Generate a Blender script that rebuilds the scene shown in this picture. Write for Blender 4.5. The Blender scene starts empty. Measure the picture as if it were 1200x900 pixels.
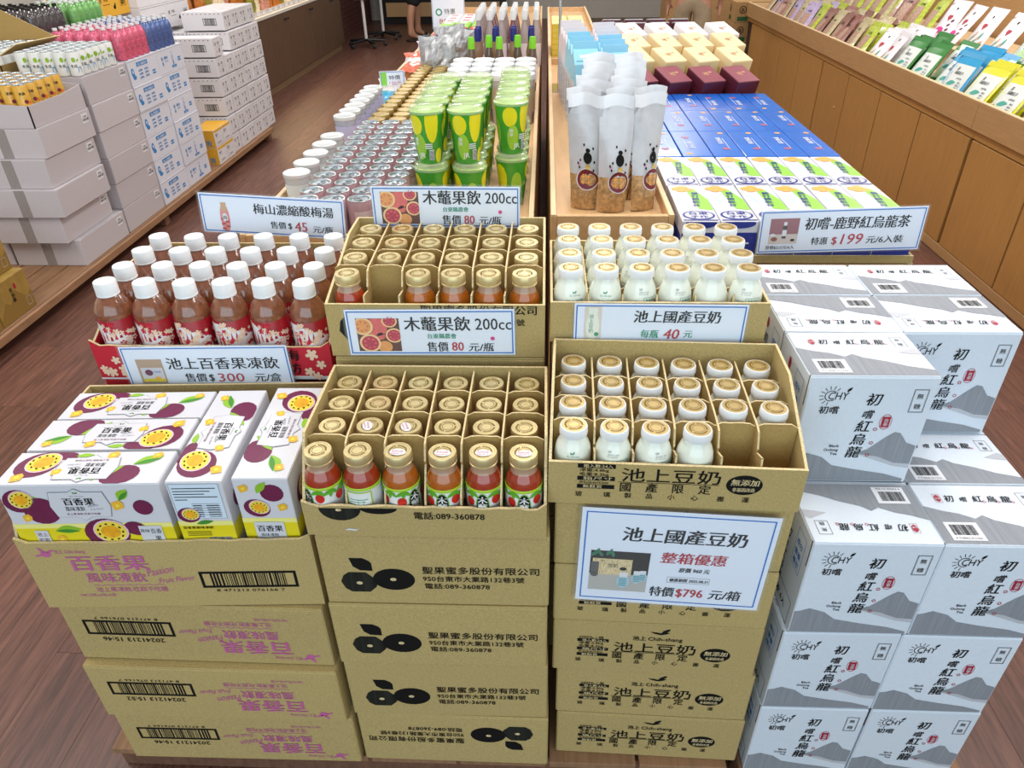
import bpy, math, random
from math import sin, cos, pi, radians
from mathutils import Vector, Matrix
from mathutils.geometry import tessellate_polygon
C = bpy.context.scene.collection
rnd = random.Random(7)

# ---------------- camera ----------------
cam = bpy.data.objects.new('camera', bpy.data.cameras.new('camera'))
C.objects.link(cam)
_f = Vector((40, -550, 845)); _d = Vector((22, 1295, 845))
_fw = _f.normalized(); _dn = (_d - _fw*_d.dot(_fw)).normalized(); _rt = _dn.cross(_fw)
_RT = (_rt, _fw, -_dn)                                   # world x, y, z seen in lens axes
cam.matrix_world = Matrix(((_RT[0][0], -_RT[0][1], -_RT[0][2], 0),
                           (_RT[1][0], -_RT[1][1], -_RT[1][2], 0),
                           (_RT[2][0], -_RT[2][1], -_RT[2][2], 1.6), (0, 0, 0, 1)))
cam.data.sensor_width = 36; cam.data.lens = 25.35; cam.data.clip_start = .02
bpy.context.scene.camera = cam
# ---------------- world, lights, exposure ----------------
w = bpy.data.worlds.new('shop_ambient'); bpy.context.scene.world = w; w.use_nodes = True
w.node_tree.nodes['Background'].inputs[0].default_value = (.93, .97, 1, 1)
w.node_tree.nodes['Background'].inputs[1].default_value = .40
def area(name, loc, rot, sx, sy, power, col):
    l = bpy.data.lights.new(name, 'AREA'); l.shape = 'RECTANGLE'; l.size = sx; l.size_y = sy
    l.energy = power; l.color = col
    o = bpy.data.objects.new(name, l); C.objects.link(o); o.location = loc; o.rotation_euler = rot
area('shopfront_daylight', (0, -2.6, 1.7), (radians(82), 0, 0), 6, 2.6, 118, (.70, .89, 1))
for i, (x, y) in enumerate([(-2.6, 1.6), (0, 1.6), (2.2, 1.6), (-2.2, 5), (.3, 5), (2.6, 5), (-1.5, 9), (1.5, 9)]):
    area('ceiling_lamp', (x, y, 3.1), (0, 0, 0), .6, 2.0, 50, (1, .95, .91))
area('shelf_lamp', (-3.1, 8.8, 1.30), (0, radians(-25), 0), .15, 3.5, 26, (1, .72, .4))
vs = bpy.context.scene.view_settings
vs.view_transform = 'Standard'; vs.look = 'None'; vs.gamma = 1; vs.use_curve_mapping = False
vs.exposure = -0.08

# ---------------- materials ----------------
def lin(c):
    if isinstance(c, str): c = tuple(int(c[i:i+2], 16)/255 for i in (0, 2, 4))
    return tuple((v/12.92 if v <= .04045 else ((v+.055)/1.055)**2.4) for v in c)
_M = {}
def M(name, col='808080', rough=.6, metal=0, var=0, scale=40, stretch=(1, 1, 1), bump=0, coat=0, trans=0, alpha=1,
      emit=0, obrand=0, spec=.5, wave=None, col2=None):
    if name in _M: return _M[name]
    m = bpy.data.materials.new(name); m.use_nodes = True; nt = m.node_tree; p = nt.nodes['Principled BSDF']
    c = lin(col); I = p.inputs
    I['Base Color'].default_value = (*c, 1); I['Roughness'].default_value = rough; I['Metallic'].default_value = metal
    I['Coat Weight'].default_value = coat; I['Transmission Weight'].default_value = trans
    I['Alpha'].default_value = alpha; I['Specular IOR Level'].default_value = spec
    if emit: I['Emission Color'].default_value = (*c, 1); I['Emission Strength'].default_value = emit
    m.diffuse_color = (*c, 1)
    if var or bump or obrand:
        N = nt.nodes.new; L = nt.links.new
        tc = N('ShaderNodeTexCoord'); mp = N('ShaderNodeMapping'); mp.inputs['Scale'].default_value = stretch
        L(tc.outputs['Object'], mp.inputs['Vector'])
        nz = N('ShaderNodeTexNoise'); nz.inputs['Scale'].default_value = scale; nz.inputs['Detail'].default_value = 5
        nz.inputs['Roughness'].default_value = .65
        oi = N('ShaderNodeObjectInfo')
        if obrand:
            ad = N('ShaderNodeVectorMath'); ad.operation = 'ADD'; L(mp.outputs[0], ad.inputs[0])
            mu = N('ShaderNodeVectorMath'); mu.operation = 'SCALE'; mu.inputs[0].default_value = (31, 17, 11)
            L(oi.outputs['Random'], mu.inputs['Scale']); L(mu.outputs[0], ad.inputs[1]); L(ad.outputs[0], nz.inputs['Vector'])
        else: L(mp.outputs[0], nz.inputs['Vector'])
        rp = N('ShaderNodeValToRGB'); rp.color_ramp.elements[0].position = .3; rp.color_ramp.elements[1].position = .7
        c2 = lin(col2) if col2 else None
        a = tuple(max(0, v*(1-var)) for v in c) if not c2 else c2
        b = tuple(min(1, v*(1+var)) for v in c)
        rp.color_ramp.elements[0].color = (*a, 1); rp.color_ramp.elements[1].color = (*b, 1)
        L(nz.outputs['Fac'], rp.inputs[0]); last = rp.outputs[0]
        if obrand:
            hs = N('ShaderNodeHueSaturation'); mr = N('ShaderNodeMapRange'); mr.inputs['To Min'].default_value = 1-obrand
            mr.inputs['To Max'].default_value = 1+obrand; L(oi.outputs['Random'], mr.inputs[0])
            L(mr.outputs[0], hs.inputs['Value']); L(last, hs.inputs['Color']); last = hs.outputs[0]
        L(last, I['Base Color'])
        if bump:
            bp = N('ShaderNodeBump'); bp.inputs['Strength'].default_value = bump; bp.inputs['Distance'].default_value = .002
            src = nz.outputs['Fac']
            if wave:
                wv = N('ShaderNodeTexWave'); wv.inputs['Scale'].default_value = wave; L(tc.outputs['Object'], wv.inputs['Vector']); src = wv.outputs['Fac']
            L(src, bp.inputs['Height']); L(bp.outputs[0], I['Normal'])
    _M[name] = m; return m
KR = M('kraft_board', 'B49D66', .85, var=.17, scale=300, bump=.25, obrand=.04)
KE = M('kraft_cut_edge', 'D2BE90', .9, var=.35, scale=420, stretch=(1, 1, .3))
KI = M('kraft_inside', 'AD8F55', .9, var=.1, scale=200)
WB = M('white_board', 'DAD8DC', .75, var=.03, scale=220, obrand=.03, bump=.1)
GB = M('grey_white_board', 'BFB9BD', .8, var=.04, scale=160, obrand=.04)
CT = M('coated_white_card', 'D3D3D9', .35, coat=.15)
PAP = M('sign_paper', 'E3EBF8', .5)
INK = M('black_ink', '0B0A09', .75, spec=.25); GRY = M('grey_ink', '8A8E95', .7, var=.13, scale=260, stretch=(1, .03, .03))
GRL = M('pale_grey_ink', 'B9BBC2', .7, var=.08, scale=500)
DGR = M('striped_dark_ink', '20211B', .75, var=.6, scale=120, stretch=(1, .02, .02), spec=.25)
RED = M('red_ink', 'B3202E', .5); SEAL = M('seal_red', 'A81C33', .5); BLU = M('border_blue', '0E6FC6', .45)
GRN = M('green_ink', '1A8F6A', .5); MAG = M('magenta_dot', 'D3208C', .5); PNK = M('pink_print', 'BD5F92', .7)
LBL = M('white_sticker', 'DFE0E5', .5); TAPE = M('clear_tape', 'A8A09C', .25, alpha=.4)
PUR = M('passion_purple', '6B1D45', .4, var=.15, scale=60); PURL = M('passion_rind', 'E9C7D3', .4)
YEL = M('passion_pulp', 'EDA81E', .4, var=.2, scale=90); YPL = M('pulp_pale', 'F2D84B', .4); LEAF = M('leaf_green', '8DBB2C', .4)
LEAFD = M('leaf_dark_green', '3F8A2F', .4); YBT = M('yellow_base_print', 'E5D21C', .4); CUBE = M('jelly_cube', 'EDB534', .4)
CLR = M('clear_film', 'FFFFFF', .12, alpha=.03, spec=.5)
GOLD = M('gold_lid', 'D8C591', .36, metal=.6, var=.06, scale=60); GOLDD = M('gold_lid_print', '7A6228', .5)
WHP = M('white_plastic', 'E3E5E6', .38); MILK = M('soy_milk_glass', 'E9EDDF', .12, coat=.6)
WOOD = M('beech_wood', 'CFA878', .5, var=.10, scale=9, stretch=(6, .6, 6), bump=.05)
WOODE = M('beech_edge', 'DDBE93', .5, var=.1, scale=12, stretch=(4, .6, 4))
# ---------------- mesh builder ----------------
def V(*a): return Vector(a)
class MB:
    def __init__(s): s.v = []; s.f = []; s.m = []; s.mats = []; s.fs = []
    def mi(s, m):
        if m not in s.mats: s.mats.append(m)
        return s.mats.index(m)
    def face(s, pts, m, fl=False):
        b = len(s.v); s.v += [tuple(p) for p in pts]; s.f.append(tuple(range(b, b+len(pts)))); s.m.append(s.mi(m)); s.fs.append(fl)
    def mesh(s, vs_, fs_, m, smooth=False):
        b = len(s.v); s.v += [tuple(p) for p in vs_]; k = s.mi(m)
        for f in fs_: s.f.append(tuple(i+b for i in f)); s.m.append(k); s.fs.append(smooth)
    def box(s, x0, x1, y0, y1, z0, z1, m, c=0, mt=None, R=None):
        if x0 > x1: x0, x1 = x1, x0
        if c <= 0:
            P = [(x, y, z) for z in (z0, z1) for y in (y0, y1) for x in (x0, x1)]
            F = [(0, 2, 3, 1), (4, 5, 7, 6), (0, 1, 5, 4), (1, 3, 7, 5), (3, 2, 6, 7), (2, 0, 4, 6)]
        else:
            P = []; idx = {}
            for k, z in enumerate((z0, z1)):
                for j, y in enumerate((y0, y1)):
                    for i, x in enumerate((x0, x1)):
                        sx, sy, sz = (1-2*i)*c, (1-2*j)*c, (1-2*k)*c
                        idx[(i, j, k)] = len(P); P += [(x, y+sy, z+sz), (x+sx, y, z+sz), (x+sx, y+sy, z)]
            g = lambda i, j, k, a: idx[(i, j, k)]+a
            F = []
            for a in (0, 1):
                o = (lambda q: q if a else q[::-1])
                F.append(o([g(a, 0, 0, 0), g(a, 1, 0, 0), g(a, 1, 1, 0), g(a, 0, 1, 0)]))
                F.append(o([g(0, a, 0, 1), g(0, a, 1, 1), g(1, a, 1, 1), g(1, a, 0, 1)]))
                F.append(o([g(0, 0, a, 2), g(1, 0, a, 2), g(1, 1, a, 2), g(0, 1, a, 2)]))
            for a in (0, 1):
                for b in (0, 1):
                    F.append([g(a, b, 0, 0), g(a, b, 1, 0), g(a, b, 1, 1), g(a, b, 0, 1)])
                    F.append([g(a, 0, b, 0), g(a, 1, b, 0), g(a, 1, b, 2), g(a, 0, b, 2)])
                    F.append([g(0, a, b, 1), g(1, a, b, 1), g(1, a, b, 2), g(0, a, b, 2)])
            cx = V((x0+x1)/2, (y0+y1)/2, (z0+z1)/2)
            for q in range(6, len(F)):
                a_, b_, c_ = (V(*P[F[q][t]]) for t in (0, 1, 2))
                if (b_-a_).cross(c_-a_).dot((a_+c_)/2-cx) < 0: F[q] = F[q][::-1]
            for key in idx:
                t = [idx[key], idx[key]+1, idx[key]+2]; a_, b_, c_ = (V(*P[q]) for q in t)
                if (b_-a_).cross(c_-a_).dot(a_-cx) < 0: t = t[::-1]
                F.append(t)
        if R: P = [R @ V(*p) for p in P]
        s.mesh(P, F, m)
        if mt and c <= 0: s.m[-5] = s.mi(mt)
    def lathe(s, prof, m, n=20, o=(0, 0, 0), ms=None, close=True, R=None, rf=None):
        b = []; vs_ = []
        for (r, z) in prof:
            for i in range(n):
                a = 2*pi*i/n; rr = r*(rf(a, z) if rf else 1); p = V(rr*sin(a), -rr*cos(a), z)
                if R: p = R @ p
                vs_.append((p.x+o[0], p.y+o[1], p.z+o[2]))
        base = len(s.v); s.v += vs_
        for k in range(len(prof)-1):
            mm = s.mi(ms[k] if ms else m)
            for i in range(n):
                j = (i+1) % n; s.f.append((base+k*n+i, base+k*n+j, base+(k+1)*n+j, base+(k+1)*n+i)); s.m.append(mm); s.fs.append(True)
        if close:
            s.f.append(tuple(base+i for i in range(n))[::-1]); s.m.append(s.mi(ms[0] if ms else m)); s.fs.append(True)
            s.f.append(tuple(base+(len(prof)-1)*n+i for i in range(n))); s.m.append(s.mi(ms[-1] if ms else m)); s.fs.append(True)
    def tube(s, pts, r, m, n=8):
        for a, b in zip(pts[:-1], pts[1:]):
            a, b = V(*a), V(*b); d = b-a; q = d.to_track_quat('Z', 'Y').to_matrix()
            s.lathe([(r, 0), (r, d.length)], m, n, o=a, R=q)
    def prism(s, poly, m, f0, f1):          # poly 2d; f0,f1 map 2d -> 3d for the two faces
        A = [f0(*p) for p in poly]; B = [f1(*p) for p in poly]; n = len(poly)
        tr = tessellate_polygon([[V(p[0], p[1], 0) for p in poly]])
        s.mesh(A, [t for t in tr], m); s.mesh(B, [t[::-1] for t in tr], m)
        s.mesh(A+B, [(i, (i+1) % n, n+(i+1) % n, n+i) for i in range(n)], m)
    def data(s, name):
        me = bpy.data.meshes.new(name); me.from_pydata(s.v, [], s.f)
        for m in s.mats: me.materials.append(m)
        me.polygons.foreach_set('material_index', s.m)
        me.polygons.foreach_set('use_smooth', s.fs); me.update()
        if any(s.fs): me.set_sharp_from_angle(angle=radians(38))
        return me
    def build(s, name, parent=None, loc=None, rot=None):
        o = bpy.data.objects.new(name, s.data(name)); C.objects.link(o); o.parent = parent
        if loc: o.location = loc
        if rot: o.rotation_euler = rot
        return o
def tag(o, label, cat=None, group=None, kind=None):
    if label: o['label'] = label
    if cat: o['category'] = cat
    if group: o['group'] = group
    if kind: o['kind'] = kind
    return o
def thing(name, label, cat, loc=(0, 0, 0), rz=0, group=None, rot=None):
    o = bpy.data.objects.new(name, None); C.objects.link(o); o.location = loc
    o.rotation_euler = rot if rot else (0, 0, rz); o.empty_display_size = .05
    return tag(o, label, cat, group)
class Proto:        # first use moves the original, later uses copy it
    def __init__(s, o): s.o = o; s.used = False; s.k = None
    def put(s, loc, label, rz=0, group=None, rot=None):
        if not s.used:
            s.used = True; o = s.o; o.location = loc; o.rotation_euler = rot if rot else (0, 0, rz); o['label'] = label
            if group: o['group'] = group
            return o
        if s.k is None: s.k = [(c, list(c.children)) for c in s.o.children]
        r = s.o.copy(); C.objects.link(r); r.location = loc; r.rotation_euler = rot if rot else (0, 0, rz); r['label'] = label
        if group: r['group'] = group
        for c, gs in s.k:
            d = c.copy(); C.objects.link(d); d.parent = r
            for g in gs: e = g.copy(); C.objects.link(e); e.parent = d
        return r
ORD = ['first', 'second', 'third', 'fourth', 'fifth', 'sixth', 'seventh', 'eighth', 'ninth', 'tenth', 'eleventh', 'twelfth', 'thirteenth', 'fourteenth', 'fifteenth']
# ---------------- flat print: frames, shapes, lettering ----------------
_T = {}
def glyphs(t, bold=0):
    k = (t, bold)
    if k not in _T:
        cu = bpy.data.curves.new('t', 'FONT'); cu.body = t; cu.resolution_u = 2; cu.offset = bold
        o = bpy.data.objects.new('t', cu); C.objects.link(o)
        me = bpy.data.meshes.new_from_object(o)
        vs_ = [(v.co.x, v.co.y) for v in me.vertices]; fs_ = [tuple(p.vertices) for p in me.polygons]
        bpy.data.objects.remove(o); bpy.data.meshes.remove(me); bpy.data.curves.remove(cu)
        xs = [v[0] for v in vs_] or [0]; ys = [v[1] for v in vs_] or [0]
        _T[k] = (vs_, fs_, min(xs), max(xs), min(ys), max(ys))
    return _T[k]
class Fr:
    """a print frame: origin o, unit right u, unit up v; curve=(radius) wraps it on an upright cylinder centred at o"""
    def __init__(s, mb, o, u, v, curve=None, cone=None, e=.0005):
        s.mb = mb; s.o = V(*o); s.u = V(*u); s.v = V(*v); s.n = s.u.cross(s.v).normalized(); s.c = curve; s.e = e; s.cone = cone
    def pt(s, x, y, L=1):
        if s.c:
            c0 = s.c(s.o.z+y) if callable(s.c) else s.c; r = c0 + L*s.e; a = x/(.0293 if callable(s.c) else s.c)
            return V(s.o.x+r*sin(a), s.o.y-r*cos(a), s.o.z+y)
        return s.o + s.u*x + s.v*y + s.n*(L*s.e)
    def poly(s, pts, m, L=1):
        tr = tessellate_polygon([[V(p[0], p[1], 0) for p in pts]])
        A = [s.pt(x, y, L) for x, y in pts]; F = []
        for t in tr:
            a, b, c = (A[i] for i in t)
            nn = s.n if not s.c else V((a.x+b.x+c.x)/3-s.o.x, (a.y+b.y+c.y)/3-s.o.y, 0)
            F.append(tuple(t) if (b-a).cross(c-a).dot(nn) > 0 else tuple(t[::-1]))
        s.mb.mesh(A, F, m)
    def rect(s, x0, y0, x1, y1, m, L=1):
        if s.c:
            k = max(1, int(abs(x1-x0)/.005)); 
            for i in range(k):
                a = x0+(x1-x0)*i/k; b = x0+(x1-x0)*(i+1)/k
                s.mb.face([s.pt(a, y0, L), s.pt(b, y0, L), s.pt(b, y1, L), s.pt(a, y1, L)], m)
        else: s.mb.face([s.pt(x0, y0, L), s.pt(x1, y0, L), s.pt(x1, y1, L), s.pt(x0, y1, L)], m)
    def border(s, x0, y0, x1, y1, t, m, L=1):
        s.rect(x0, y0, x1, y0+t, m, L); s.rect(x0, y1-t, x1, y1, m, L); s.rect(x0, y0+t, x0+t, y1-t, m, L); s.rect(x1-t, y0+t, x1, y1-t, m, L)
    def ell(s, cx, cy, rx, ry, m, L=1, n=14, rot=0, clip=None):
        P = []
        for i in range(n):
            a = 2*pi*i/n; x = rx*cos(a); y = ry*sin(a)
            x, y = cx+x*cos(rot)-y*sin(rot), cy+x*sin(rot)+y*cos(rot)
            if clip: x = min(max(x, clip[0]), clip[2]); y = min(max(y, clip[1]), clip[3])
            P.append((x, y))
        A = [s.pt(cx if not clip else min(max(cx, clip[0]), clip[2]), cy if not clip else min(max(cy, clip[1]), clip[3]), L)]+[s.pt(x, y, L) for x, y in P]
        s.mb.mesh(A, [(0, i+1, (i+1) % n+1) for i in range(n)], m)
    def ring(s, cx, cy, r0, r1, m, L=1, n=20, sy=1):
        A = [s.pt(cx+r*cos(2*pi*i/n), cy+sy*r*sin(2*pi*i/n), L) for r in (r0, r1) for i in range(n)]
        s.mb.mesh(A, [(i, n+i, n+(i+1) % n, (i+1) % n) for i in range(n)], m)
    def text(s, t, x, y, h, m, L=2, w=None, al='l', bold=0, shear=0, rot=0, gap=0):
        """h = em height; w = fitted width; x, y = left (or centre) of the base line"""
        if bold:
            for k, dx in enumerate((-1, 0, 1)): s.text(t, x+dx*bold*h, y, h, m, L+k*.15, w, al, 0, shear, rot)
            return
        vs_, fs_, x0, x1, y0, y1 = glyphs(t)
        if not vs_: return
        sx = (w/(x1-x0)) if w else h
        ox = -x0 if al == 'l' else -(x0+x1)/2 if al == 'c' else -x1
        ca, sa = cos(rot), sin(rot); A = []
        for a, b in vs_:
            p = (a+ox)*sx+shear*b*h; q = b*h
            A.append(s.pt(x+p*ca-q*sa, y+p*sa+q*ca, L))
        s.mb.mesh(A, fs_, m)
    def vtext(s, t, x, y, h, m, L=2, step=1.05, bold=0, shear=0):
        for i, ch in enumerate(t): s.text(ch, x, y-i*h*step, h, m, L, al='c', bold=bold, shear=shear)
    def barcode(s, x0, y0, x1, y1, m=INK, L=1, bd=0, bg=None, seed=3):
        r = random.Random(seed)
        if bg: s.rect(x0, y0, x1, y1, bg, L); L += 1
        if bd: s.border(x0, y0, x1, y1, bd, m, L); q = (x1-x0)*.11; x0 += q; x1 -= q; y0 += bd; y1 -= bd
        x = x0
        while x < x1:
            wd = r.choice([.6, 1, 1.6])*(x1-x0)/60; s.rect(x, y0, min(x+wd, x1), y1, m, L); x += wd+r.choice([.7, 1, 1.5])*(x1-x0)/60
    def sub(s, x, y, a=0, L=0):
        u = s.u*cos(a)+s.v*sin(a); v = s.v*cos(a)-s.u*sin(a)
        return Fr(s.mb, s.o+s.u*x+s.v*y+s.n*(L*s.e), u, v, e=s.e)
    def leaf(s, x, y, l, wd, a, m, L=1):
        P = []
        for i in range(9): t = i/8; P.append((t*l, wd*sin(pi*t)*(1-.3*t)))
        for i in range(7, 0, -1): t = i/8; P.append((t*l, -wd*.6*sin(pi*t)))
        s.poly([(x+p*cos(a)-q*sin(a), y+p*sin(a)+q*cos(a)) for p, q in P], m, L)
# ---------------- floor and pallets ----------------
FLO = M('laminate_plank', '664337', .40, var=.52, scale=9, stretch=(9, .55, 1), obrand=.16, bump=.3)
FLB = M('plank_joint', '3E2A22', .8)
mb = MB(); mb.box(-4.2, 4.6, -2, 15, -.05, -.004, FLB); floor = tag(mb.build('floor'), 'brown wood-look laminate floor', kind='structure')
pm = {}
rest = MB(); np_ = 0
for i in range(-23, 25):
    x = i*.18; off = (i*0.47) % 1.24
    y = -.9-off
    while y < 14.8:
        near = ((-2.6 < x < -.4) or (.6 < x < 2.2 and y < 5)) and y > -.3 and y < 9 and np_ < 290
        if near:
            if 'm' not in pm:
                b = MB(); b.box(.0003, .1797, .0003, 1.2397, -.004, 0, FLO, .0004); pm['m'] = b.data('plank')
            o = bpy.data.objects.new('plank', pm['m']); C.objects.link(o); o.parent = floor; o.location = (x, y, 0); np_ += 1
        else: rest.box(x+.0006, x+.1794, y+.0006, y+1.2394, -.004, 0, FLO)
        y += 1.24
tag(rest.build('plank_field', floor), None, kind='stuff')
PAL = M('pallet_wood', '8E6A4C', .7, var=.22, scale=8, stretch=(9, .8, 3), obrand=.1, bump=.2)
PALD = M('pallet_wood_dark', '6E4B38', .75, var=.25, scale=8, stretch=(9, .8, 3), obrand=.12)
def pallet(x0, x1, y0, y1, z, n, label, m=PAL, edge=True):
    t = thing('pallet', label, 'pallet', (x0, y0, 0))
    W_, D_ = x1-x0, y1-y0; w_ = W_/n
    b = MB(); b.box(.004, w_-.004, 0, D_, z-.018, z, m, .001); me = b.data('slat')
    for i in range(n):
        o = bpy.data.objects.new('slat', me); C.objects.link(o); o.parent = t; o.location = (i*w_, 0, 0)
    for k in range(3):
        y = .02+(D_-.1)*k/2; b = MB(); b.box(0, W_, y, y+.06, .002, z-.019, PALD, .001); b.build('stringer', t)
    if edge:
        b = MB(); b.box(W_+.002, W_+.022, 0, D_, z-.035, z, PAL, .001); b.build('edge_board', t)
        b = MB(); b.box(-.022, -.002, 0, D_, z-.035, z, PAL, .001); b.build('edge_board', t)
    return t
PZ = .095
pallet(-.93, .40, .845, 1.62, PZ, 7, 'low slatted pallet under the kraft carton columns', edge=False)
pallet(.425, .90, .82, 1.50, .07, 3, 'low slatted pallet under the white tea cartons', edge=False)
# ---------------- kraft cartons ----------------
def flaps(t, w_, d, h, m, tape=True):
    for k in (0, 1):
        b = MB(); y0 = .001+k*(d/2+.0005); b.box(.001, w_-.001, y0, y0+d/2-.002, h-.003, h, m, .0008); b.build('top_flap', t)
    if tape:
        b = MB(); b.box(-.0004, w_+.0004, d/2-.024, d/2+.024, h+.0001, h+.0006, TAPE)
        b.box(-.0006, -.0001, d/2-.024, d/2+.024, h-.05, h+.0006, TAPE); b.build('packing_tape', t)
def carton(name, label, loc, dims, deco, m=KR, rz=0, group=None, flip=False, cat='box', tape=True, side=None, top=None, share=None):
    w_, d, h = dims; t = thing(name, label, cat, loc, rz, group)
    if share is not None and share: bm_, = share[:1]
    b = MB(); b.box(0, w_, 0, d, 0, h-.0032, m, .0025)
    if flip: f = Fr(b, (w_, 0, h), (-1, 0, 0), (0, 0, -1))
    else: f = Fr(b, (0, 0, 0), (1, 0, 0), (0, 0, 1))
    if deco: deco(f, w_, h)
    if side: side(b, w_, d, h)
    b.build('body', t)
    flaps(t, w_, d, h, m, tape)
    return t
def squig(f, x0, x1, y, t, m, n=30):
    for i in range(n):
        a = x0+(x1-x0)*i/n; c = x0+(x1-x0)*(i+1)/n; ya = y+.0012*sin(i*1.4); yb = y+.0012*sin((i+1)*1.4)
        f.poly([(a, ya-t/2), (c, yb-t/2), (c, yb+t/2), (a, ya+t/2)], m)
def passion_deco(code=None):
    def g(f, w_, h):
        s = h/.165
        f.ell(.042, .139*s, .009, .007, PNK); f.leaf(.042, .143*s, .016, .004, 2.2, PNK); f.leaf(.044, .142*s, .016, .004, .4, PNK); f.leaf(.035, .137*s, .013, .003, 3.3, PNK)
        f.text('池上 Chih-shang', .058, .141*s, .011, PNK, w=.052)
        f.text('百香果', .074, .1*s, .041*s, PNK, w=.134, bold=.03)
        f.text('風味凍飲', .092, .068*s, .027*s, PNK, w=.104, bold=.01)
        f.text('Passion', .200, .080*s, .024, PNK, w=.048, shear=.3, rot=.22); f.text('Fruit Flavor', .215, .062*s, .017, PNK, w=.064, shear=.3, rot=.12)
        squig(f, .098, .222, .058*s, .0012, PNK)
        f.text('池上果凍飲.吃飲不吃糖', .1, .042*s, .013, PNK, w=.125)
        f.text('180公克x6包x6盒', .068, .03*s, .008, PNK, w=.062)
        f.barcode(.288, .048*s, .456, .09*s, INK, 1, .0052, seed=5)
        f.text('8 471213 076166 7', .37, .038*s, .009, INK, al='c', w=.12)
        if code: f.text(code, .372, .097*s, .0155, INK, al='c', w=.118, bold=.01)
    return g
A0 = (-.876, .83)
ah = [(PZ, .157), (PZ+.157, .160), (PZ+.317, .160)]
names = ['bottom', 'second from the bottom', 'third from the bottom']
for k, (code, dx, dy) in enumerate((('20241213 15:46', .012, .0), ('20241213 15:52', .004, -.004), ('20241213 15:46', .0, .014))):
    carton('passion_drink_carton', 'kraft carton with upside-down pink lettering, %s' % names[k], (A0[0]+dx, A0[1]+dy, ah[k][0]),
           (.49, .31, ah[k][1]-.001), passion_deco(code), flip=True, rz=radians([.4, 0, -.5][k]), group='pink printed kraft cartons')
def sheng_deco(f, w_, h):
    f.poly([(.050, .112), (.073, .112), (.083, .106), (.087, .1), (.0875, .082), (.066, .083), (.055, .092)], INK)
    P = [(.03, .055), (.036, .07), (.046, .078), (.075, .078), (.09, .062), (.095, .055), (.09, .043), (.078, .03), (.046, .03), (.036, .038)]
    f.poly(P, DGR); f.ell(.122, .062, .036, .026, INK, 1.3, 26)
    f.ell(.062, .053, .0055, .004, KE, 3, 10); f.ell(.121, .063, .0055, .004, KE, 3, 10)
    f.text('聖果蜜多股份有限公司', .172, .079, .0185, INK, w=.197, bold=.012)
    f.text('950台東市大業路132巷3號', .172, .06, .0145, INK, w=.172, bold=.012)
    f.text('電話:089-360878', .174, .042, .0145, INK, w=.111, bold=.012)
BX, BY = -.372, .838
for k in range(4):
    carton('fruit_drink_carton', 'kraft carton with two black round fruits, %s' %
           ['lowest, printed upside down', 'second lowest of its column', 'third lowest of its column', 'topmost, under the lower juice crate'][k], (BX+[.006, .003, .0, .002][k], BY+[.004, .002, 0, .002][k], PZ+.1655*k),
           (.386, .262, .1645), sheng_deco, flip=(k == 0), rz=radians([-.3, .3, 0, .2][k]), group='kraft cartons with black fruit marks')
def soy_deco(f, w_, h, tray=False):
    if not tray:
        f.poly([(.176, .122), (.188, .121), (.196, .119), (.2, .126), (.207, .130), (.212, .131), (.211, .126), (.206, .122), (.212, .121), (.206, .117), (.196, .114), (.184, .117)], INK)
        f.text('池上', .146, .098, .013, INK, w=.024, bold=.02); f.text('Chih-shang', .174, .098, .0135, INK, w=.062, bold=.015)
    f.text('池上豆奶', .113, .065, .029, INK, w=.150, bold=.01)
    f.rect(.108, .0605, .262, .0615, INK)
    for i, c in enumerate('國產限定'): f.text(c, .12+i*.0405, .044, .0195, INK, al='c', bold=.012)
    for i, c in enumerate('玻璃製品小心搬運'): f.text(c, (.048, .092, .125, .158, .192, .228, .268, .306)[i], .030, .0115, INK, al='c', bold=.01)
    y = .097
    for i, (t_, inv) in enumerate((('200ML / 瓶', 0), ('箱入數:24入', 1), ('淨重:4.8kg', 0), ('毛重:8.3kg', 0), ('箱尺寸', 1), ('39.5x26.6x14.2cm', 0), ('無麩質', 1))):
        yy = y-.0082*i
        if tray and i == 0: continue
        if inv: f.rect(.045, yy-.002, (.103, .103, .08)[i % 3] if i != 6 else .103, yy+.0062, INK, 1)
        f.text(t_, .048 if not inv else .054, yy, .0072, KE if inv else INK, 2.2, w=(.045 if i != 6 else .03), bold=.012)
    f.ell(.300, .0635, .0275, .0195, INK, 1, 28)
    f.text('無添加', .300, .064, .0135, KE, 2.4, al='c', w=.042, bold=.02, shear=.1); f.text('非基因改造', .300, .0515, .0085, KE, 2.4, al='c', w=.034, bold=.02)
CX0, CY0 = .026, .868
SH = .1435
for k in range(5):
    carton('soy_milk_carton', 'kraft soy milk carton, %s' % ['lowest of its column', 'second lowest of its column',
           'third lowest, just below the big price card', 'fourth lowest, lettering half hidden by the big price card', 'topmost, behind the big price card'][k],
           (CX0+[.012, .009, 0, -.001, -.002][k], CY0+[.003, .004, 0, 0, .001][k], PZ+SH*k), (.378, .255, SH-.001), soy_deco, rz=radians([-1.6, -1.5, -1.7, -1.8, -1.6][k]),
           group='kraft soy milk cartons')
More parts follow.
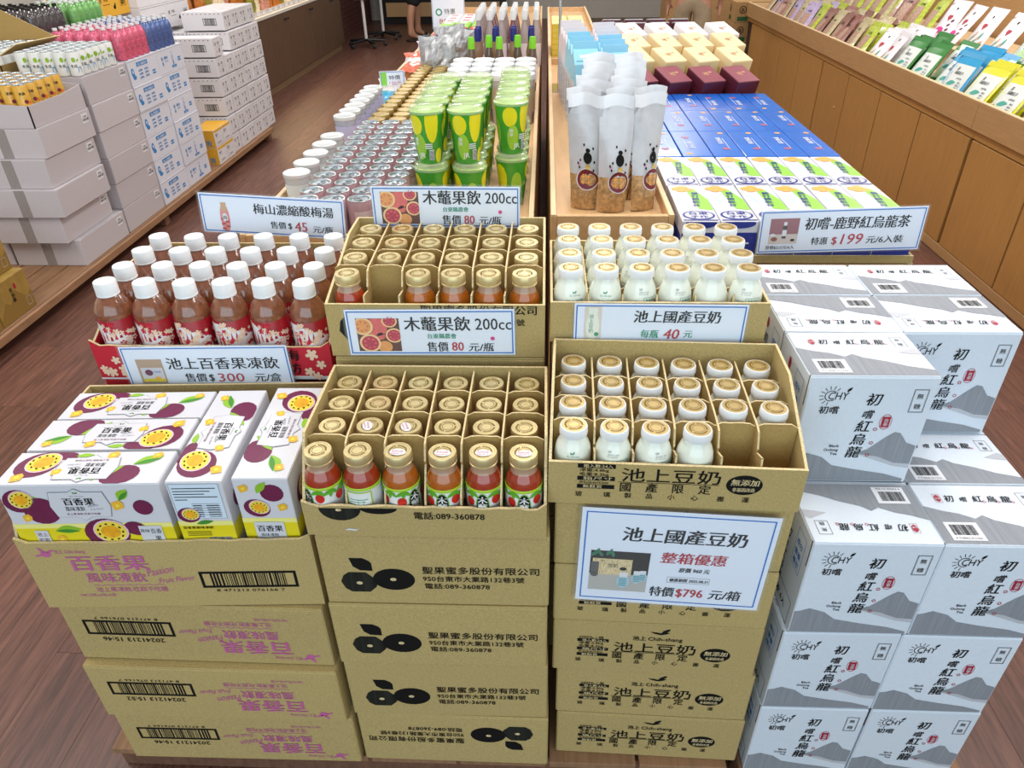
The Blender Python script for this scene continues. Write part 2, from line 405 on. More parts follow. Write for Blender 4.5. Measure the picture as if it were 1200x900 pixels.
# ---------------- crates with dividers ----------------
def tray(name, label, loc, w_, d, lip, full, fh, nx, ny, deco, rz=0, ramp=.3, group=None, div=True, m=KR, dh=None, cat='crate', wavy=0):
    t = thing(name, label, cat, loc, rz, group); th = .0045; dh = dh or full-.02
    b = MB(); b.box(th, w_-th, th, d-th, 0, .004, KI); b.build('bottom_panel', t)
    b = MB(); N = 26; r = random.Random(len(label)); top = [(w_*i/N, lip+wavy*(r.random()-.5)+(.012 if wavy and i in (0, N) else 0)) for i in range(N+1)]
    b.prism([(0, 0), (w_, 0)]+top[::-1], m, lambda x, z: V(x, 0, z), lambda x, z: V(x, th, z))
    for i in range(N):
        a, c = top[i], top[i+1]; b.face([V(a[0], -.0003, a[1]+.0004), V(c[0], -.0003, c[1]+.0004), V(c[0], th+.0003, c[1]+.0004), V(a[0], th+.0003, a[1]+.0004)], KE)
    if deco: deco(Fr(b, (0, 0, 0), (1, 0, 0), (0, 0, 1)), w_, lip)
    b.build('front_panel', t)
    b = MB(); b.box(0, w_, d-th, d, 0, full, KR if m.name.startswith('red') else m, .0006); b.box(.0005, w_-.0005, d-th, d, full, full+.0006, KE); b.build('back_panel', t)
    for sx in (0, 1):
        b = MB(); x = sx*(w_-th); P = [(th, 0), (d-th, 0), (d-th, full)]
        k = 8
        for i in range(k+1):
            yy = ramp*d*(1-i/k); P.append((th+yy, lip+(full-lip)*(1-i/k)+(wavy*.6*(r.random()-.5) if 0 < i < k else 0)))
        b.prism(P, m, lambda y, z, x=x: V(x+th, y, z), lambda y, z, x=x: V(x, y, z))
        for (y0, z0), (y1, z1) in zip(P[2:-1], P[3:]): b.face([V(x, y0, z0+.0005), V(x+th, y0, z0+.0005), V(x+th, y1, z1+.0005), V(x, y1, z1+.0005)][::1], KE)
        b.build('side_panel', t)
    if div:
        cw, cd = (w_-2*th)/nx, (d-2*th)/ny; tt = .0015
        for j in range(1, ny):
            b = MB(); y = th+cd*j; P = [(th+.001, .005), (w_-th-.001, .005)]; k = nx*6
            for i in range(k+1):
                u = 1-i/k; xx = th+.001+(w_-2*th-.002)*u; ph = (u*nx) % 1
                P.append((xx, dh-(.006 if (ph < .12 or ph > .88) else 0)+.0012*r.random()))
            b.prism(P, KI, lambda x, z, y=y: V(x, y-tt, z), lambda x, z, y=y: V(x, y+tt, z))
            for (x0, z0), (x1, z1) in zip(P[2:-1], P[3:]): b.face([V(x0, y-tt, z0+.0004), V(x0, y+tt, z0+.0004), V(x1, y+tt, z1+.0004), V(x1, y-tt, z1+.0004)], KE)
            b.build('cross_divider', t)
        for i in range(1, nx):
            b = MB(); x = th+cw*i+(r.random()-.5)*.003; P = [(th+.003, .005), (d-th-.001, .005), (d-th-.001, dh)]
            for q in range(9): P.append((d-th-.001-(d-cd*.92)*(q+.5)/9, dh-.001*r.random()))
            P += [(cd*.8, dh-.004), (cd*.62, dh-.028), (cd*.66, dh-.036), (th+.006, lip+.012), (th+.003, lip-.006)]
            sk = (r.random()-.5)*.008
            b.prism(P, KI, lambda y, z, x=x: V(x+tt+sk*(1-y/d), y, z), lambda y, z, x=x: V(x-tt+sk*(1-y/d), y, z))
            Q = P[2:]
            for (y0, z0), (y1, z1) in zip(Q[:-1], Q[1:]):
                e0, e1 = sk*(1-y0/d), sk*(1-y1/d)
                nn = V(0, z0-z1, y1-y0); nn = -nn if nn.z < 0 else nn; nn = nn.normalized()*.0005
                b.face([V(x-tt+e0, y0, z0)+nn, V(x+tt+e0, y0, z0)+nn, V(x+tt+e1, y1, z1)+nn, V(x-tt+e1, y1, z1)+nn], KE)
            b.build('divider', t)
    return t
def sheng_tray(f, w_, lip):
    f.ell(.06, lip-.003, .034, .026, DGR, 1, 22, clip=(.0, .0, w_, lip-.003)); f.ell(.122, lip-.002, .03, .012, INK, 1.3, 22, clip=(.0, 0, w_, lip-.002))
    f.poly([(.062, .012), (.07, .016), (.083, .014), (.09, .018), (.08, .011), (.072, .0125)], LBL, 1.5)
    f.ell(.058, lip-.006, .005, .003, KE, 2.2, 8); f.text('電話:089-360878', .178, lip-.022, .0165, INK, w=.112, bold=.015)
def soy_tray(f, w_, lip):
    class G:                                              # the carton's print, cut off by the tray's low lip
        pass
    soy_deco(f.sub(0, -.013), w_, lip, True)
B1Z = PZ+.1655*4+.001
tray('lower_juice_crate', 'lower kraft juice crate with dividers and low front lip', (BX-.006, BY, B1Z), .388, .268, .062, .16, 0, 6, 4, sheng_tray, ramp=.22, dh=.152, wavy=.005)
def upper_sheng(f, w_, lip):
    f.poly([(.035, .03), (.02, .052), (.024, .072), (.04, .088), (.06, .088), (.06, .03)], DGR)
    f.text('聖果蜜多股份有限公司', .17, lip-.017, .0195, INK, w=.205, bold=.022); f.text('950台東市大業路132巷3號', .172, .066, .0145, INK, w=.182, bold=.012)
UBZ = PZ+.1655*5+.001
tray('upper_juice_crate', 'upper kraft juice crate with dividers, one front cell empty', (-.385, 1.13, UBZ), .390, .30, .105, .155, 0, 6, 4, upper_sheng, ramp=.7, dh=.146)
C1Z = PZ+SH*5
tray('lower_soy_crate', 'lower kraft soy milk crate, two front cells empty', (.012, .865, C1Z), .390, .262, .083, .152, 0, 6, 4, soy_tray, rz=radians(-2), ramp=.6, dh=.118)
C2Z = PZ+SH*6-.002
tray('upper_soy_crate', 'upper kraft crate full of white soy milk bottles', (.014, 1.135, C2Z), .380, .27, .078, .085, 0, 6, 4, None, ramp=.7, dh=.075)
# cartons that carry the upper crates, mostly hidden behind the front columns
for k in range(5):
    carton('fruit_drink_carton', 'plain backed kraft carton behind the juice column, layer %s from the pallet' % ORD[k], (-.381, 1.128, PZ+.1655*k), (.386, .262, .1645), sheng_deco, group='kraft cartons with black fruit marks')
for k in range(6):
    carton('soy_milk_carton', 'kraft carton behind the soy column, layer %s from the pallet' % ORD[k], (.018, 1.137, PZ+SH*k-.002*(k == 5)), (.376, .26, SH-.003), soy_deco, group='kraft soy milk cartons')
# ---------------- bottles ----------------
def lid_print(b, z, r, m, L=0, brand=False):
    f = Fr(b, (0, 0, z), (1, 0, 0), (0, 1, 0), e=.0003)
    f.ring(0, 0, r*.46, r*.5, m, 1, 20)
    for i in range(30):
        a = 2*pi*i/30
        if i % 10 == 9: continue
        q = f.sub(r*.70*cos(a), r*.70*sin(a), a); q.rect(-r*.085, -r*.05, r*.085, r*.05, m, 1)
JR = M('red_fruit_juice', '9C3417', .1, coat=.7, var=.12, scale=60); JO = M('orange_fruit_juice', 'A85812', .1, coat=.7, var=.1, scale=60)
GLN = M('clear_glass_neck', 'C9A184', .08, alpha=.75, coat=.6)
JL = M('juice_label_paper', 'E6E7E4', .35); JG = M('juice_label_green', 'A5C92B', .35); FR = M('label_fruit_red', 'C8271E', .35)
LG = M('label_leaf_green', '5FA82D', .35)
def juice(name, liq, label, ang=0, back=False, sticker=False):
    t = thing(name, label, 'bottle')
    b = MB(); b.lathe([(.026, 0), (.0295, .003), (.0295, .086), (.0285, .094), (.0255, .104), (.0215, .112)], liq, 22)
    b.lathe([(.0215, .112), (.0195, .117), (.0185, .128)], GLN, 22); b.build('glass_body', t)
    b = MB(); R_ = .0300
    prof = [(R_, .006), (R_, .064)]; b.lathe(prof, JL, 28, close=False)
    b.lathe([(R_, .064), (R_, .084)], JL, 28, close=False); b.lathe([(R_+.0002, .0835), (R_+.0003, .0865), (R_-.0006, .0885)], JG, 28, close=False)
    f = Fr(b, (0, 0, .013), (1, 0, 0), (0, 0, 1), curve=R_+.0002)
    o = ang*R_
    def leaf3(x, y, s): 
        for a in (-2.4, -1.6, -.8): f.leaf(x, y, .014*s, .004*s, a, LG, 1.2)
    if back:
        f.rect(-.02, .01, .02, .068, JL, 1); f.border(-.021, .01, .021, .069, .002, JG, 2)
        for i in range(9): f.rect(-.016, .053-.005*i, .014-(i % 3)*.004, .0542-.005*i, GRN, 2)
        for q in (-.002, .006): f.rect(q, .02, q+.0006, .052, GRN, 2)
    else:
        for dx in (-.062, -.04, -.018, .02, .04, .062): leaf3(o+dx, .0715, 1.15)
        for dx, y in ((-.021, .050), (.022, .055), (-.05, .052), (.055, .054)):
            f.ell(o+dx, y, .0075, .009, FR, 1.6, 12)
        f.ell(o, .043, .0108, .027, LG, 2, 16); f.ell(o, .043, .0094, .0255, INK, 2.5, 16)
        f.vtext('木虌果', o, .052, .0155, JL, 3.3, step=.95, bold=.03)
        f.rect(o+.035, .012, o+.046, .04, INK, 2); f.text('果汁', o+.0405, .024, .006, JL, 3, al='c')
    b.build('label', t)
    b = MB(); b.lathe([(.0205, .124), (.0222, .1245), (.0222, .127), (.0215, .1275), (.0222, .129), (.0222, .141), (.0212, .1432), (.0188, .1432), (.0182, .1426)], GOLD, 30)
    lid_print(b, .1427, .0185, GOLDD)
    if sticker:
        f = Fr(b, (0, 0, .1431), (1, 0, 0), (0, 1, 0), e=.0004); f.ell(.001, -.004, .013, .008, LBL, 1); f.text('有效日期', 0, -.004, .0045, RED, 2, al='c'); f.text('2026.03.12', 0, -.009, .004, RED, 2, al='c')
    b.build('lid', t)
    return t
jp = {}
def jb(kind):
    if kind not in jp:
        liq = JR if kind[0] == 'r' else JO
        jp[kind] = Proto(juice('juice_bottle', liq, '', {'a': 0, 'l': .9, 'r': -.75, 'b': 0}[kind[1]], kind[1] == 'b', kind[2] == 's'))
    return jp[kind]
lowk = ['rrn', 'rbn', 'ols', 'oas', 'ras', 'ras']
rw = ['front', 'second', 'third', 'back']
cl = ['first', 'second', 'third', 'fourth', 'fifth', 'sixth']
def jl(kind, j, i, where):
    return '%s gold-lidded juice bottle%s, %s row %s from left, %s crate' % ({'r': 'red', 'o': 'orange'}[kind[0]],
           ', sticker on lid' if kind[2] == 's' else '', rw[j], cl[i], where)
cw, cd = .379/6, .259/4
for j in range(4):
    for i in range(6):
        k = lowk[i] if j == 0 else ('ran' if (i+j) % 3 else 'oan') if not (j == 1 and i in (1, 2)) else 'oas'
        jb(k).put((BX-.006+.0045+cw*(i+.5)-(.006 if j == 0 and i < 3 else 0)+rnd.uniform(-.001, .001), BY+.0045+cd*(j+.5)-(.0005 if j == 0 else 0)+rnd.uniform(-.001, .001), B1Z+.0045), jl(k, j, i, 'lower'),
                  group='juice bottles in the lower crate', rz=rnd.uniform(-.05, .05) if j == 0 else rnd.uniform(-3, 3))
cd2 = .291/4; cw2 = .381/6
for j in range(4):
    for i in range(6):
        if j == 0 and i == 1: continue
        k = ('ran' if i == 0 else 'oan') if j == 0 else 'ran' if (i*j+i) % 3 else 'oan'
        jb(k).put((-.385+.0045+cw2*(i+.5)+rnd.uniform(-.001, .001), 1.13+.0045+cd2*(j+.5), UBZ+.0045), jl(k, j, i, 'upper'),
                  group='juice bottles in the upper crate', rz=rnd.uniform(-.4, .4) if j == 0 else rnd.uniform(-3, 3))
# soy milk
SG = M('soy_print_green', '2E8466', .5)
def soy_r(z): return .0295 if z < .074 else .0295-.0021*(z-.074)/.013 if z < .087 else .0274-.0044*(z-.087)/.011
def soy(kind):
    t = thing('soy_milk_bottle', '', 'bottle'); b = MB()
    b.lathe([(.026, 0), (.0288, .003), (.0292, .06), (.0292, .074), (.0272, .087), (.0228, .098), (.0188, .106), (.0178, .118)], MILK, 26)
    f = Fr(b, (0, 0, .015), (1, 0, 0), (0, 0, 1), curve=soy_r)
    if kind == 0:
        f.leaf(-.001, .071, .006, .0018, .8, SG, 1.5); f.leaf(-.001, .071, .005, .0016, 2.4, SG, 1.5)
        f.text('池上 Chih-shang', 0, .066, .0042, SG, 2, al='c', w=.02); f.text('池上豆奶', 0, .052, .0095, SG, 2, al='c', w=.03)
    elif kind == 1:
        f.text('EXP', -.013, .077, .0042, GRY, 2.5, w=.006, bold=.03); f.text('2025.08.31 0524', -.013, .0725, .0035, GRY, 2, w=.019); f.text('A1 16:33:42', -.013, .069, .0032, GRY, 2, w=.017)
        f.border(-.004, .03, .022, .064, .0006, SG, 2); f.text('營養標示', .009, .057, .005, SG, 2, al='c')
        for i in range(7): f.rect(-.002, .053-.004*i, .02-(i % 3)*.004, .0538-.004*i, SG, 2)
        f.rect(-.02, .057, -.006, .0578, SG, 2); f.rect(-.02, .05, -.006, .0508, SG, 2)
    elif kind == 2:
        f.rect(.003, .045, .006, .06, SG, 2); f.border(.01, .03, .026, .062, .0006, SG, 2); f.text('玻璃瓶', .018, .054, .004, SG, 2, al='c')
        for i in range(6): f.rect(.012, .05-.004*i, .024, .0508-.004*i, SG, 2)
    b.build('glass_body', t)
    b = MB(); b.lathe([(.0188, .108), (.0218, .1095), (.0222, .113), (.0218, .121), (.0205, .124), (.0192, .1242)], WHP, 30, close=False)
    b.lathe([(.0188, .109), (.0190, .1242), (.0001, .1243)], M('pale_gold_foil', 'C9AE74', .35, metal=.5), 30, close=False)
    lid_print(b, .1244, .0185, GOLDD); b.build('cap', t)
    return t
sp = [Proto(soy(k)) for k in range(4)]
cx, cy = .381/6, .253/4
ca, sa = cos(radians(-2)), sin(radians(-2))
for j in range(4):
    for i in range(6):
        if j == 0 and i > 3: continue
        k = [0, 1, 1, 2][i] if j == 0 else 3
        x, y = .0045+cx*(i+.5)+rnd.uniform(-.001, .001), .0045+cy*(j+.5)+rnd.uniform(-.001, .001)
        sp[k].put((.012+x*ca-y*sa, .865+x*sa+y*ca, C1Z+.0045), 'white soy milk bottle with gold-topped cap, %s row %s from the left, lower soy crate' % (rw[j], cl[i]),
                  group='soy milk bottles in the lower crate', rz=rnd.uniform(-.15, .15)+(.5 if i == 2 and j == 0 else 0))
cx2, cy2 = .371/6, .261/4
for j in range(4):
    for i in range(6):
        k = [0, 0, 1, 1, 3, 1][i] if j == 0 else 3 if (i+j) % 3 else 1
        sp[k].put((.014+.0045+cx2*(i+.5), 1.135+.0045+cy2*(j+.5), C2Z+.0045), 'white soy milk bottle with gold-topped cap, %s row %s from the left, upper soy crate' % (rw[j], cl[i]),
                  group='soy milk bottles in the upper crate', rz=rnd.uniform(-.9, .9) if j else rnd.uniform(-.3, .3))
# ---------------- passion fruit jelly gift boxes in the open carton ----------------
def fruit(f, x, y, s, a, half, L=1, clip=None):
    f.ell(x, y, .030*s, .026*s, PUR, L, 18, a, clip)
    if half:
        dx, dy = .006*s, .004*s
        f.ell(x+dx, y+dy, .0235*s, .0205*s, PURL, L+1, 18, a, clip); f.ell(x+dx, y+dy, .0212*s, .0183*s, YPL, L+2, 18, a, clip); f.ell(x+dx, y+dy, .013*s, .011*s, YEL, L+3, 12, a, clip)
        for i in range(11):
            t = 2*pi*i/11; px, py = x+dx+.0165*s*cos(t), y+dy+.014*s*sin(t)
            if clip and not (clip[0] < px < clip[2] and clip[1] < py < clip[3]): continue
            f.ell(px, py, .0013*s, .0022*s, INK, L+4, 6, t)
def jcube(f, x, y, s=1, a=.4):
    s *= 1.45
    f.sub(x, y, a).poly([(-.007*s, -.005*s), (.004*s, -.006*s), (.008*s, 0), (.006*s, .006*s), (-.005*s, .006*s)], CUBE, 2.7); f.sub(x, y, a).rect(-.002*s, -.002*s, .003*s, .002*s, YPL, 3.4)
def twoleaf(f, x, y, l, a, s=1):
    f.leaf(x, y, l, .012*s, a, LEAF, 1.4); f.leaf(x, y, l*.92, .005*s, a-.12, LEAFD, 1.9)
def lgpanel(f, x, y, s, hexa=True):
    g = f.sub(x, y); P = [(-.044*s, -.024*s), (-.012*s, -.024*s), (0, -.032*s), (.012*s, -.024*s), (.044*s, -.024*s), (.05*s, 0), (.044*s, .03*s), (.012*s, .03*s), (0, .037*s), (-.012*s, .03*s), (-.044*s, .03*s), (-.05*s, 0)]
    g.poly(P, GRY, 2); g.poly([(a*.978, b*.97) for a, b in P], CT, 2.5)
    g.leaf(0, .026*s, .006*s, .002*s, .7, LEAFD, 3); g.leaf(0, .026*s, .006*s, .002*s, 2.3, LEAFD, 3); g.text('池上 Chih-shang', 0, .020*s, .0035*s, GRY, 3.2, al='c', w=.022*s)
    g.text('百香果', 0, .0035*s, .0165*s, INK, 3.2, al='c', w=.05*s, bold=.03); g.text('風味凍飲', -.010*s, -.0095*s, .0105*s, INK, 3.2, al='c', w=.032*s)
    g.text('Passion', .012*s, -.003*s, .007*s, GRY, 3.2, w=.018*s, shear=.3, rot=.2); g.text('Fruit Flavor', .014*s, -.009*s, .005*s, GRY, 3.2, w=.022*s, shear=.3, rot=.1)
    g.text('池上果凍飲.吃飲不吃糖', 0, -.0185*s, .0048*s, PUR, 3.2, al='c', w=.055*s)
def gift_long(f, W_, lo, hi):       # the long printed side: lo..hi is the part the deep yellow band covers
    f.rect(0, lo, W_, lo+.036, YBT, .6); f.rect(0, lo+.036, W_, lo+.046, M('yellow_fade_print', 'EFE887', .4), .6)
    cl_ = (0.001, lo, W_-.001, hi-.001)
    fruit(f, .028, hi-.034, .9, .5, 1, 1, cl_); f.ell(.058, hi-.055, .030, .028, PUR, 2, 18, .3); twoleaf(f, .05, hi-.022, .045, -1.1)
    lgpanel(f, .125, hi-.045, 1.0)
    fruit(f, .150, lo+.024, 1.25, .1, 1, 2.6, cl_); f.ell(.2, lo+.034, .019, .015, PUR, 2.8, 16, -.3, cl_); twoleaf(f, .065, lo+.03, .045, .1)
    f.ell(.225, hi-.05, .016, .016, PUR, 2, 16); twoleaf(f, .19, hi-.035, .03, .9); jcube(f, .185, hi-.045); jcube(f, .03, hi-.07, .8); jcube(f, .07, lo+.012, .8)
    f.rect(.03, lo, .052, lo+.032, CT, 3); f.text('池上', .041, lo+.02, .009, PUR, 3.5, al='c'); f.text('吃飲', .041, lo+.008, .009, PUR, 3.5, al='c')
    f.rect(.205, lo, .243, lo+.04, CT, 3); f.text('百香', .232, lo+.024, .0115, INK, 3.5, al='c', w=.018); f.text('果', .232, lo+.008, .0115, INK, 3.5, al='c'); f.text('風味', .214, lo+.026, .008, INK, 3.5, al='c')
def gift_top(f, W_, D_):
    cl_ = (.001, .001, W_-.001, D_-.001)
    fruit(f, .045, D_*.60, 1.2, .5, 1, 1, cl_); f.ell(.075, D_-.008, .028, .012, PUR, 1, 16, -.2, cl_); f.leaf(.098, D_-.012, .03, .007, .1, LEAF, 1.6) if D_ > .08 else None
    lgpanel(f.sub(W_/2, D_/2, pi), 0, 0, 1.02); f.ell(.192, .022, .031, .024, PUR, 1.2, 16, .3, cl_); f.leaf(.15, .008, .055, .012, .75, LEAF, 1.6)
    f.leaf(.203, .048, .048, .014, .45, LEAF, 1.5); f.leaf(.205, .048, .042, .006, .35, LEAFD, 2); jcube(f, .028, .016); jcube(f, .235, .07, .8); jcube(f, .085, .03, .8); jcube(f, .16, .072, .9)
def gift_end(f, W_, lo, hi, logo=True):
    f.rect(0, lo, W_, lo+.036, YBT, .6); f.rect(0, lo+.036, W_, lo+.046, M('yellow_fade_print', 'EFE887', .4), .6); cl_ = (.001, lo, W_-.001, hi)
    if logo:
        f.ell(.06, hi-.03, .019, .018, PUR, 1.5, 16); f.leaf(.035, hi-.03, .03, .009, .9, LEAF, 2); fruit(f, .03, hi-.062, .72, -.3, 1, 2, cl_); jcube(f, .015, hi-.02, .8); jcube(f, .072, hi-.06, .8)
        f.rect(.018, lo+.0, .068, lo+.038, CT, 3); f.text('百香果', .043, lo+.018, .015, INK, 3.5, al='c', w=.042, bold=.02); f.text('風味凍飲', .04, lo+.006, .008, INK, 3.5, al='c', w=.03)
    else:
        f.rect(.004, hi-.078, W_-.006, hi-.004, M('pale_blue_table_print', 'D3E2F0', .4), 1); f.border(.004, hi-.078, W_-.006, hi-.004, .0006, GRY, 1.5)
        for i in range(5): f.rect(.008, hi-.014-.006*i, .078-(i*7 % 3)*.01-(i == 4)*.04, hi-.0125-.006*i, INK, 2)
        for i in range(6): f.rect(.032, hi-.046-.0048*i, .078, hi-.0455-.0048*i, INK, 2); f.rect(.034, hi-.05-.0048*i, .048, hi-.0488-.0048*i, INK, 2); f.rect(.056, hi-.05-.0048*i, .076, hi-.0488-.0048*i, INK, 2)
        fruit(f, .022, hi-.07, .62, .1, 1, 2.5); f.leaf(.03, lo+.04, .03, .006, .2, LEAFD, 2)
        f.text('百香果風味凍飲', .006, lo+.03, .006, INK, 3, w=.05, bold=.02)
        for i in range(3): f.rect(.01, lo+.022-.004*i, .05, lo+.0232-.004*i, INK, 2)
        f.barcode(.045, lo-.002, .082, lo+.01, INK, 2, bg=CT)
def giftbox(label, loc, W_, D_, H_, rot=0, turned=None, topflip=False, seed=0):
    t = thing('jelly_gift_box', label, 'box', loc, rot, 'passion fruit jelly boxes in the open carton')
    b = MB(); b.box(0, W_, 0, D_, 0, H_-.001, CT, .0012)
    if turned is None:
        gift_long(Fr(b, (0, 0, 0), (1, 0, 0), (0, 0, 1)), W_, H_-.13, H_)
        f = Fr(b, (W_, 0, 0), (0, 1, 0), (0, 0, 1)); f.rect(0, H_-.13, D_, H_-.095, YBT, .6); fruit(f, .04, H_-.05, .75, .3, 1, 1); f.ell(.055, H_-.105, .02, .018, PUR, 1.5); jcube(f, .065, H_-.03)
    else:
        gift_end(Fr(b, (0, 0, 0), (1, 0, 0), (0, 0, 1)), W_, H_-.13, H_, turned)
        f = Fr(b, (W_, 0, 0), (0, 1, 0), (0, 0, 1)); f.rect(0, H_-.13, D_, H_-.095, YBT, .6); fruit(f, .05, H_-.06, .9, .3, 1, 1); f.ell(.12, H_-.09, .026, .024, PUR, 1.5); jcube(f, .18, H_-.05)
    b.build('body', t)
    b = MB(); b.box(.001, W_-.001, .0008, D_-.0008, H_-.0008, H_, CT)
    if turned is None:
        f = Fr(b, (W_, D_, H_), (-1, 0, 0), (0, -1, 0)) if not topflip else Fr(b, (0, 0, H_), (1, 0, 0), (0, 1, 0))
        f = Fr(b, (0, 0, H_), (1, 0, 0), (0, 1, 0)) if not topflip else Fr(b, (W_, D_, H_), (-1, 0, 0), (0, -1, 0)); gift_top(f, W_, D_)
    else:
        f = Fr(b, (W_, 0, H_), (0, 1, 0), (-1, 0, 0)) if turned is False else Fr(b, (0, D_, H_), (0, -1, 0), (1, 0, 0)); gift_top(f, D_, W_)
    b.build('lid', t)
G0 = PZ+.317+.16+.0015
tray('gift_box_carton', 'open kraft carton with upright pink lettering holding passion fruit boxes', (-.876, .83, G0), .494, .325, .158, .262, 0, 1, 1,
     lambda f, w_, h: passion_deco()(f, w_, h), ramp=.10, div=False, rz=radians(2.5), cat='box', wavy=.004)
ca2, sa2 = cos(radians(2.5)), sin(radians(2.5))
def gl(x, y): return (-.876+x*ca2-y*sa2, .83+x*sa2+y*ca2, G0+.005)
r2 = radians(2.5)
giftbox('white passion fruit box front left, long side facing out', gl(.007, .008), .262, .083, .274, r2, None)
giftbox('white passion fruit box, middle of the three behind one another on the left', gl(.007, .100), .262, .088, .271, r2, None, True)
giftbox('white passion fruit box at the back left of the open carton', gl(.007, .196), .262, .086, .267, r2, None)
giftbox('white passion fruit box end-on, nutrition table on its end', gl(.280, .008), .09, .262, .276, r2, False)
giftbox('white passion fruit box turned end-on, rightmost with its name on the end', gl(.385, .012), .09, .262, .278, r2+radians(-1), True)
# ---------------- plum drink crate ----------------
REDP = M('red_blossom_print', 'C2172F', .6); BLS = M('blossom_cream', 'EBCBB0', .6); DRED = M('label_dark_red', '98121F', .35)
def blossom(f, x, y, r, m=None, L=1.2):
    m = m or BLS; P = []
    for i in range(20):
        a = 2*pi*i/20; q = r*(1 if i % 4 == 2 else .92 if i % 4 in (1, 3) else .5); P.append((x+q*cos(a+x*90), y+q*sin(a+x*90)))
    f.poly(P, m, L)
def plum_front(f, w_, lip):
    r = random.Random(4)
    for i in range(46):
        x, y = .012+(w_-.024)*((i*.618) % 1), r.uniform(.012, lip-.012)
        if .375 < x < .419: continue
        blossom(f, x, y, r.uniform(.008, .014), L=1+.12*i)
    f.rect(.0, 0, w_, .004, LBL, 2); f.rect(w_*.72, .0, w_, .012, LBL, 2)
    f.vtext('梅坊', .397, lip-.026, .027, INK, 8, step=1.1, bold=.02)
PX0, PY0, PZ0 = -.880, 1.185, .832
tray('plum_drink_crate', 'red crate printed with pale blossoms full of plum drink bottles', (PX0, PY0, PZ0), .472, .32, .076, .16, 0, 1, 1, plum_front, div=False, m=REDP, ramp=.55, wavy=.002)
for k in range(4):
    b = MB(); b.box(0, .468, 0, .314, 0, .1815, REDP, .002); plum_front(Fr(b, (0, 0, 0), (1, 0, 0), (0, 0, 1)), .468, .18)
    t = thing('plum_drink_carton', 'red blossom carton under the plum crate, layer %s from the pallet' % ORD[k], 'box', (PX0+.002, PY0+.002, PZ+.1838*k), 0, 'red cartons under the plum crate'); b.build('body', t)
    flaps(t, .468, .314, .183, REDP)
AMB = M('plum_drink_in_clear_bottle', '6B3620', .08, coat=.8, var=.35, scale=30); AMT = M('clear_bottle_shoulder', '7E4A30', .06, coat=1, var=.45, scale=45, bump=.5)
LBW = M('shrink_label_white', 'E8E4E6', .3, coat=.3)
def plum(a0):
    t = thing('plum_drink_bottle', '', 'bottle'); b = MB()
    fac = lambda a, z: 1+.03*cos(8*a+z*160)*(1 if .128 < z < .172 else 0)
    b.lathe([(.030, 0), (.0345, .004), (.0345, .128)], AMB, 24)
    b.lathe([(.0345, .128), (.0352, .134), (.0335, .145), (.0285, .158), (.0225, .168), (.0185, .174)], AMT, 24, rf=fac); b.lathe([(.0185, .174), (.0175, .178)], AMT, 24)
    b.build('bottle_body', t)
    b = MB(); R_ = .0352; b.lathe([(R_, .012), (R_, .126), (R_-.001, .128)], DRED, 28, close=False)
    f = Fr(b, (0, 0, 0), (1, 0, 0), (0, 0, 1), curve=R_); o = a0*R_
    P = [(-.045, .012), (.045, .012), (.045, .075), (.02, .095), (-.01, .118), (-.045, .118)]
    for i in range(18):
        x0 = -.045+.005*i; yt = .122-.034*max(0, (i-5)/12); f.rect(o+x0, .012, o+x0+.005, yt, LBW, .5)
    r = random.Random(int(a0*10)+5)
    for i in range(46):
        x = r.uniform(-.055, .06); y = r.uniform(.078, .124)+(.0 if x < .02 else -.02); blossom(f, o+x, y, r.uniform(.004, .007), BLS if i % 3 else REDP, 1+.03*i)
    for i in range(9): f.poly([(o-.03+.009*i, .07+.003*i), (o-.024+.009*i, .07+.003*i), (o-.027+.009*i, .105)], REDP if i % 2 else DRED, 1.1)
    P = [(-.03, .05), (.0, .088), (.03, .058), (.026, .03), (-.026, .03)]
    for i in range(10):
        x0 = -.03+.006*i; h0 = .05+.036*(1-abs(x0+.003)/.033); f.rect(o+x0, .02, o+x0+.006, h0, LBW, 1.8)
    f.text('梅', o-.012, .052, .026, INK, 2.8, al='c', bold=.03, shear=.2); f.text('坊', o-.006, .032, .018, INK, 2.8, al='c', bold=.03); f.text('濃縮', o+.012, .054, .007, GRY, 2.8, al='c'); f.text('酸梅湯', o+.014, .044, .006, GRY, 2.8, al='c')
    b.build('label', t)
    b = MB(); rib = lambda a, z: 1+.012*cos(40*a)*(1 if z < .199 else 0)
    b.lathe([(.0195, .1725), (.0208, .1735), (.0208, .1765), (.0202, .1775), (.0206, .178), (.0205, .2), (.0195, .2025), (.0001, .2028)], WHP, 40, rf=rib); b.build('cap', t)
    for me in {c.data for c in t.children}:
        for v in me.vertices: v.co.z *= .935
    return t
pp = [Proto(plum(a)) for a in (0.1, -.5, .7)]
for j in range(4):
    for i in range(6):
        k = (1, 1, 0, 0, 1, 0)[i] if j == 0 else (i+j) % 3
        pp[k].put((PX0+.0055+.0384+.0768*i+rnd.uniform(-.002, .002), PY0+.043+.0775*j+rnd.uniform(-.002, .002), PZ0+.005), 'white-capped plum drink bottle, %s row %s from the left, red blossom crate' % (rw[j], cl[i]),
                  group='plum drink bottles in the red crate', rz=rnd.uniform(-.25, .25), rot=None)
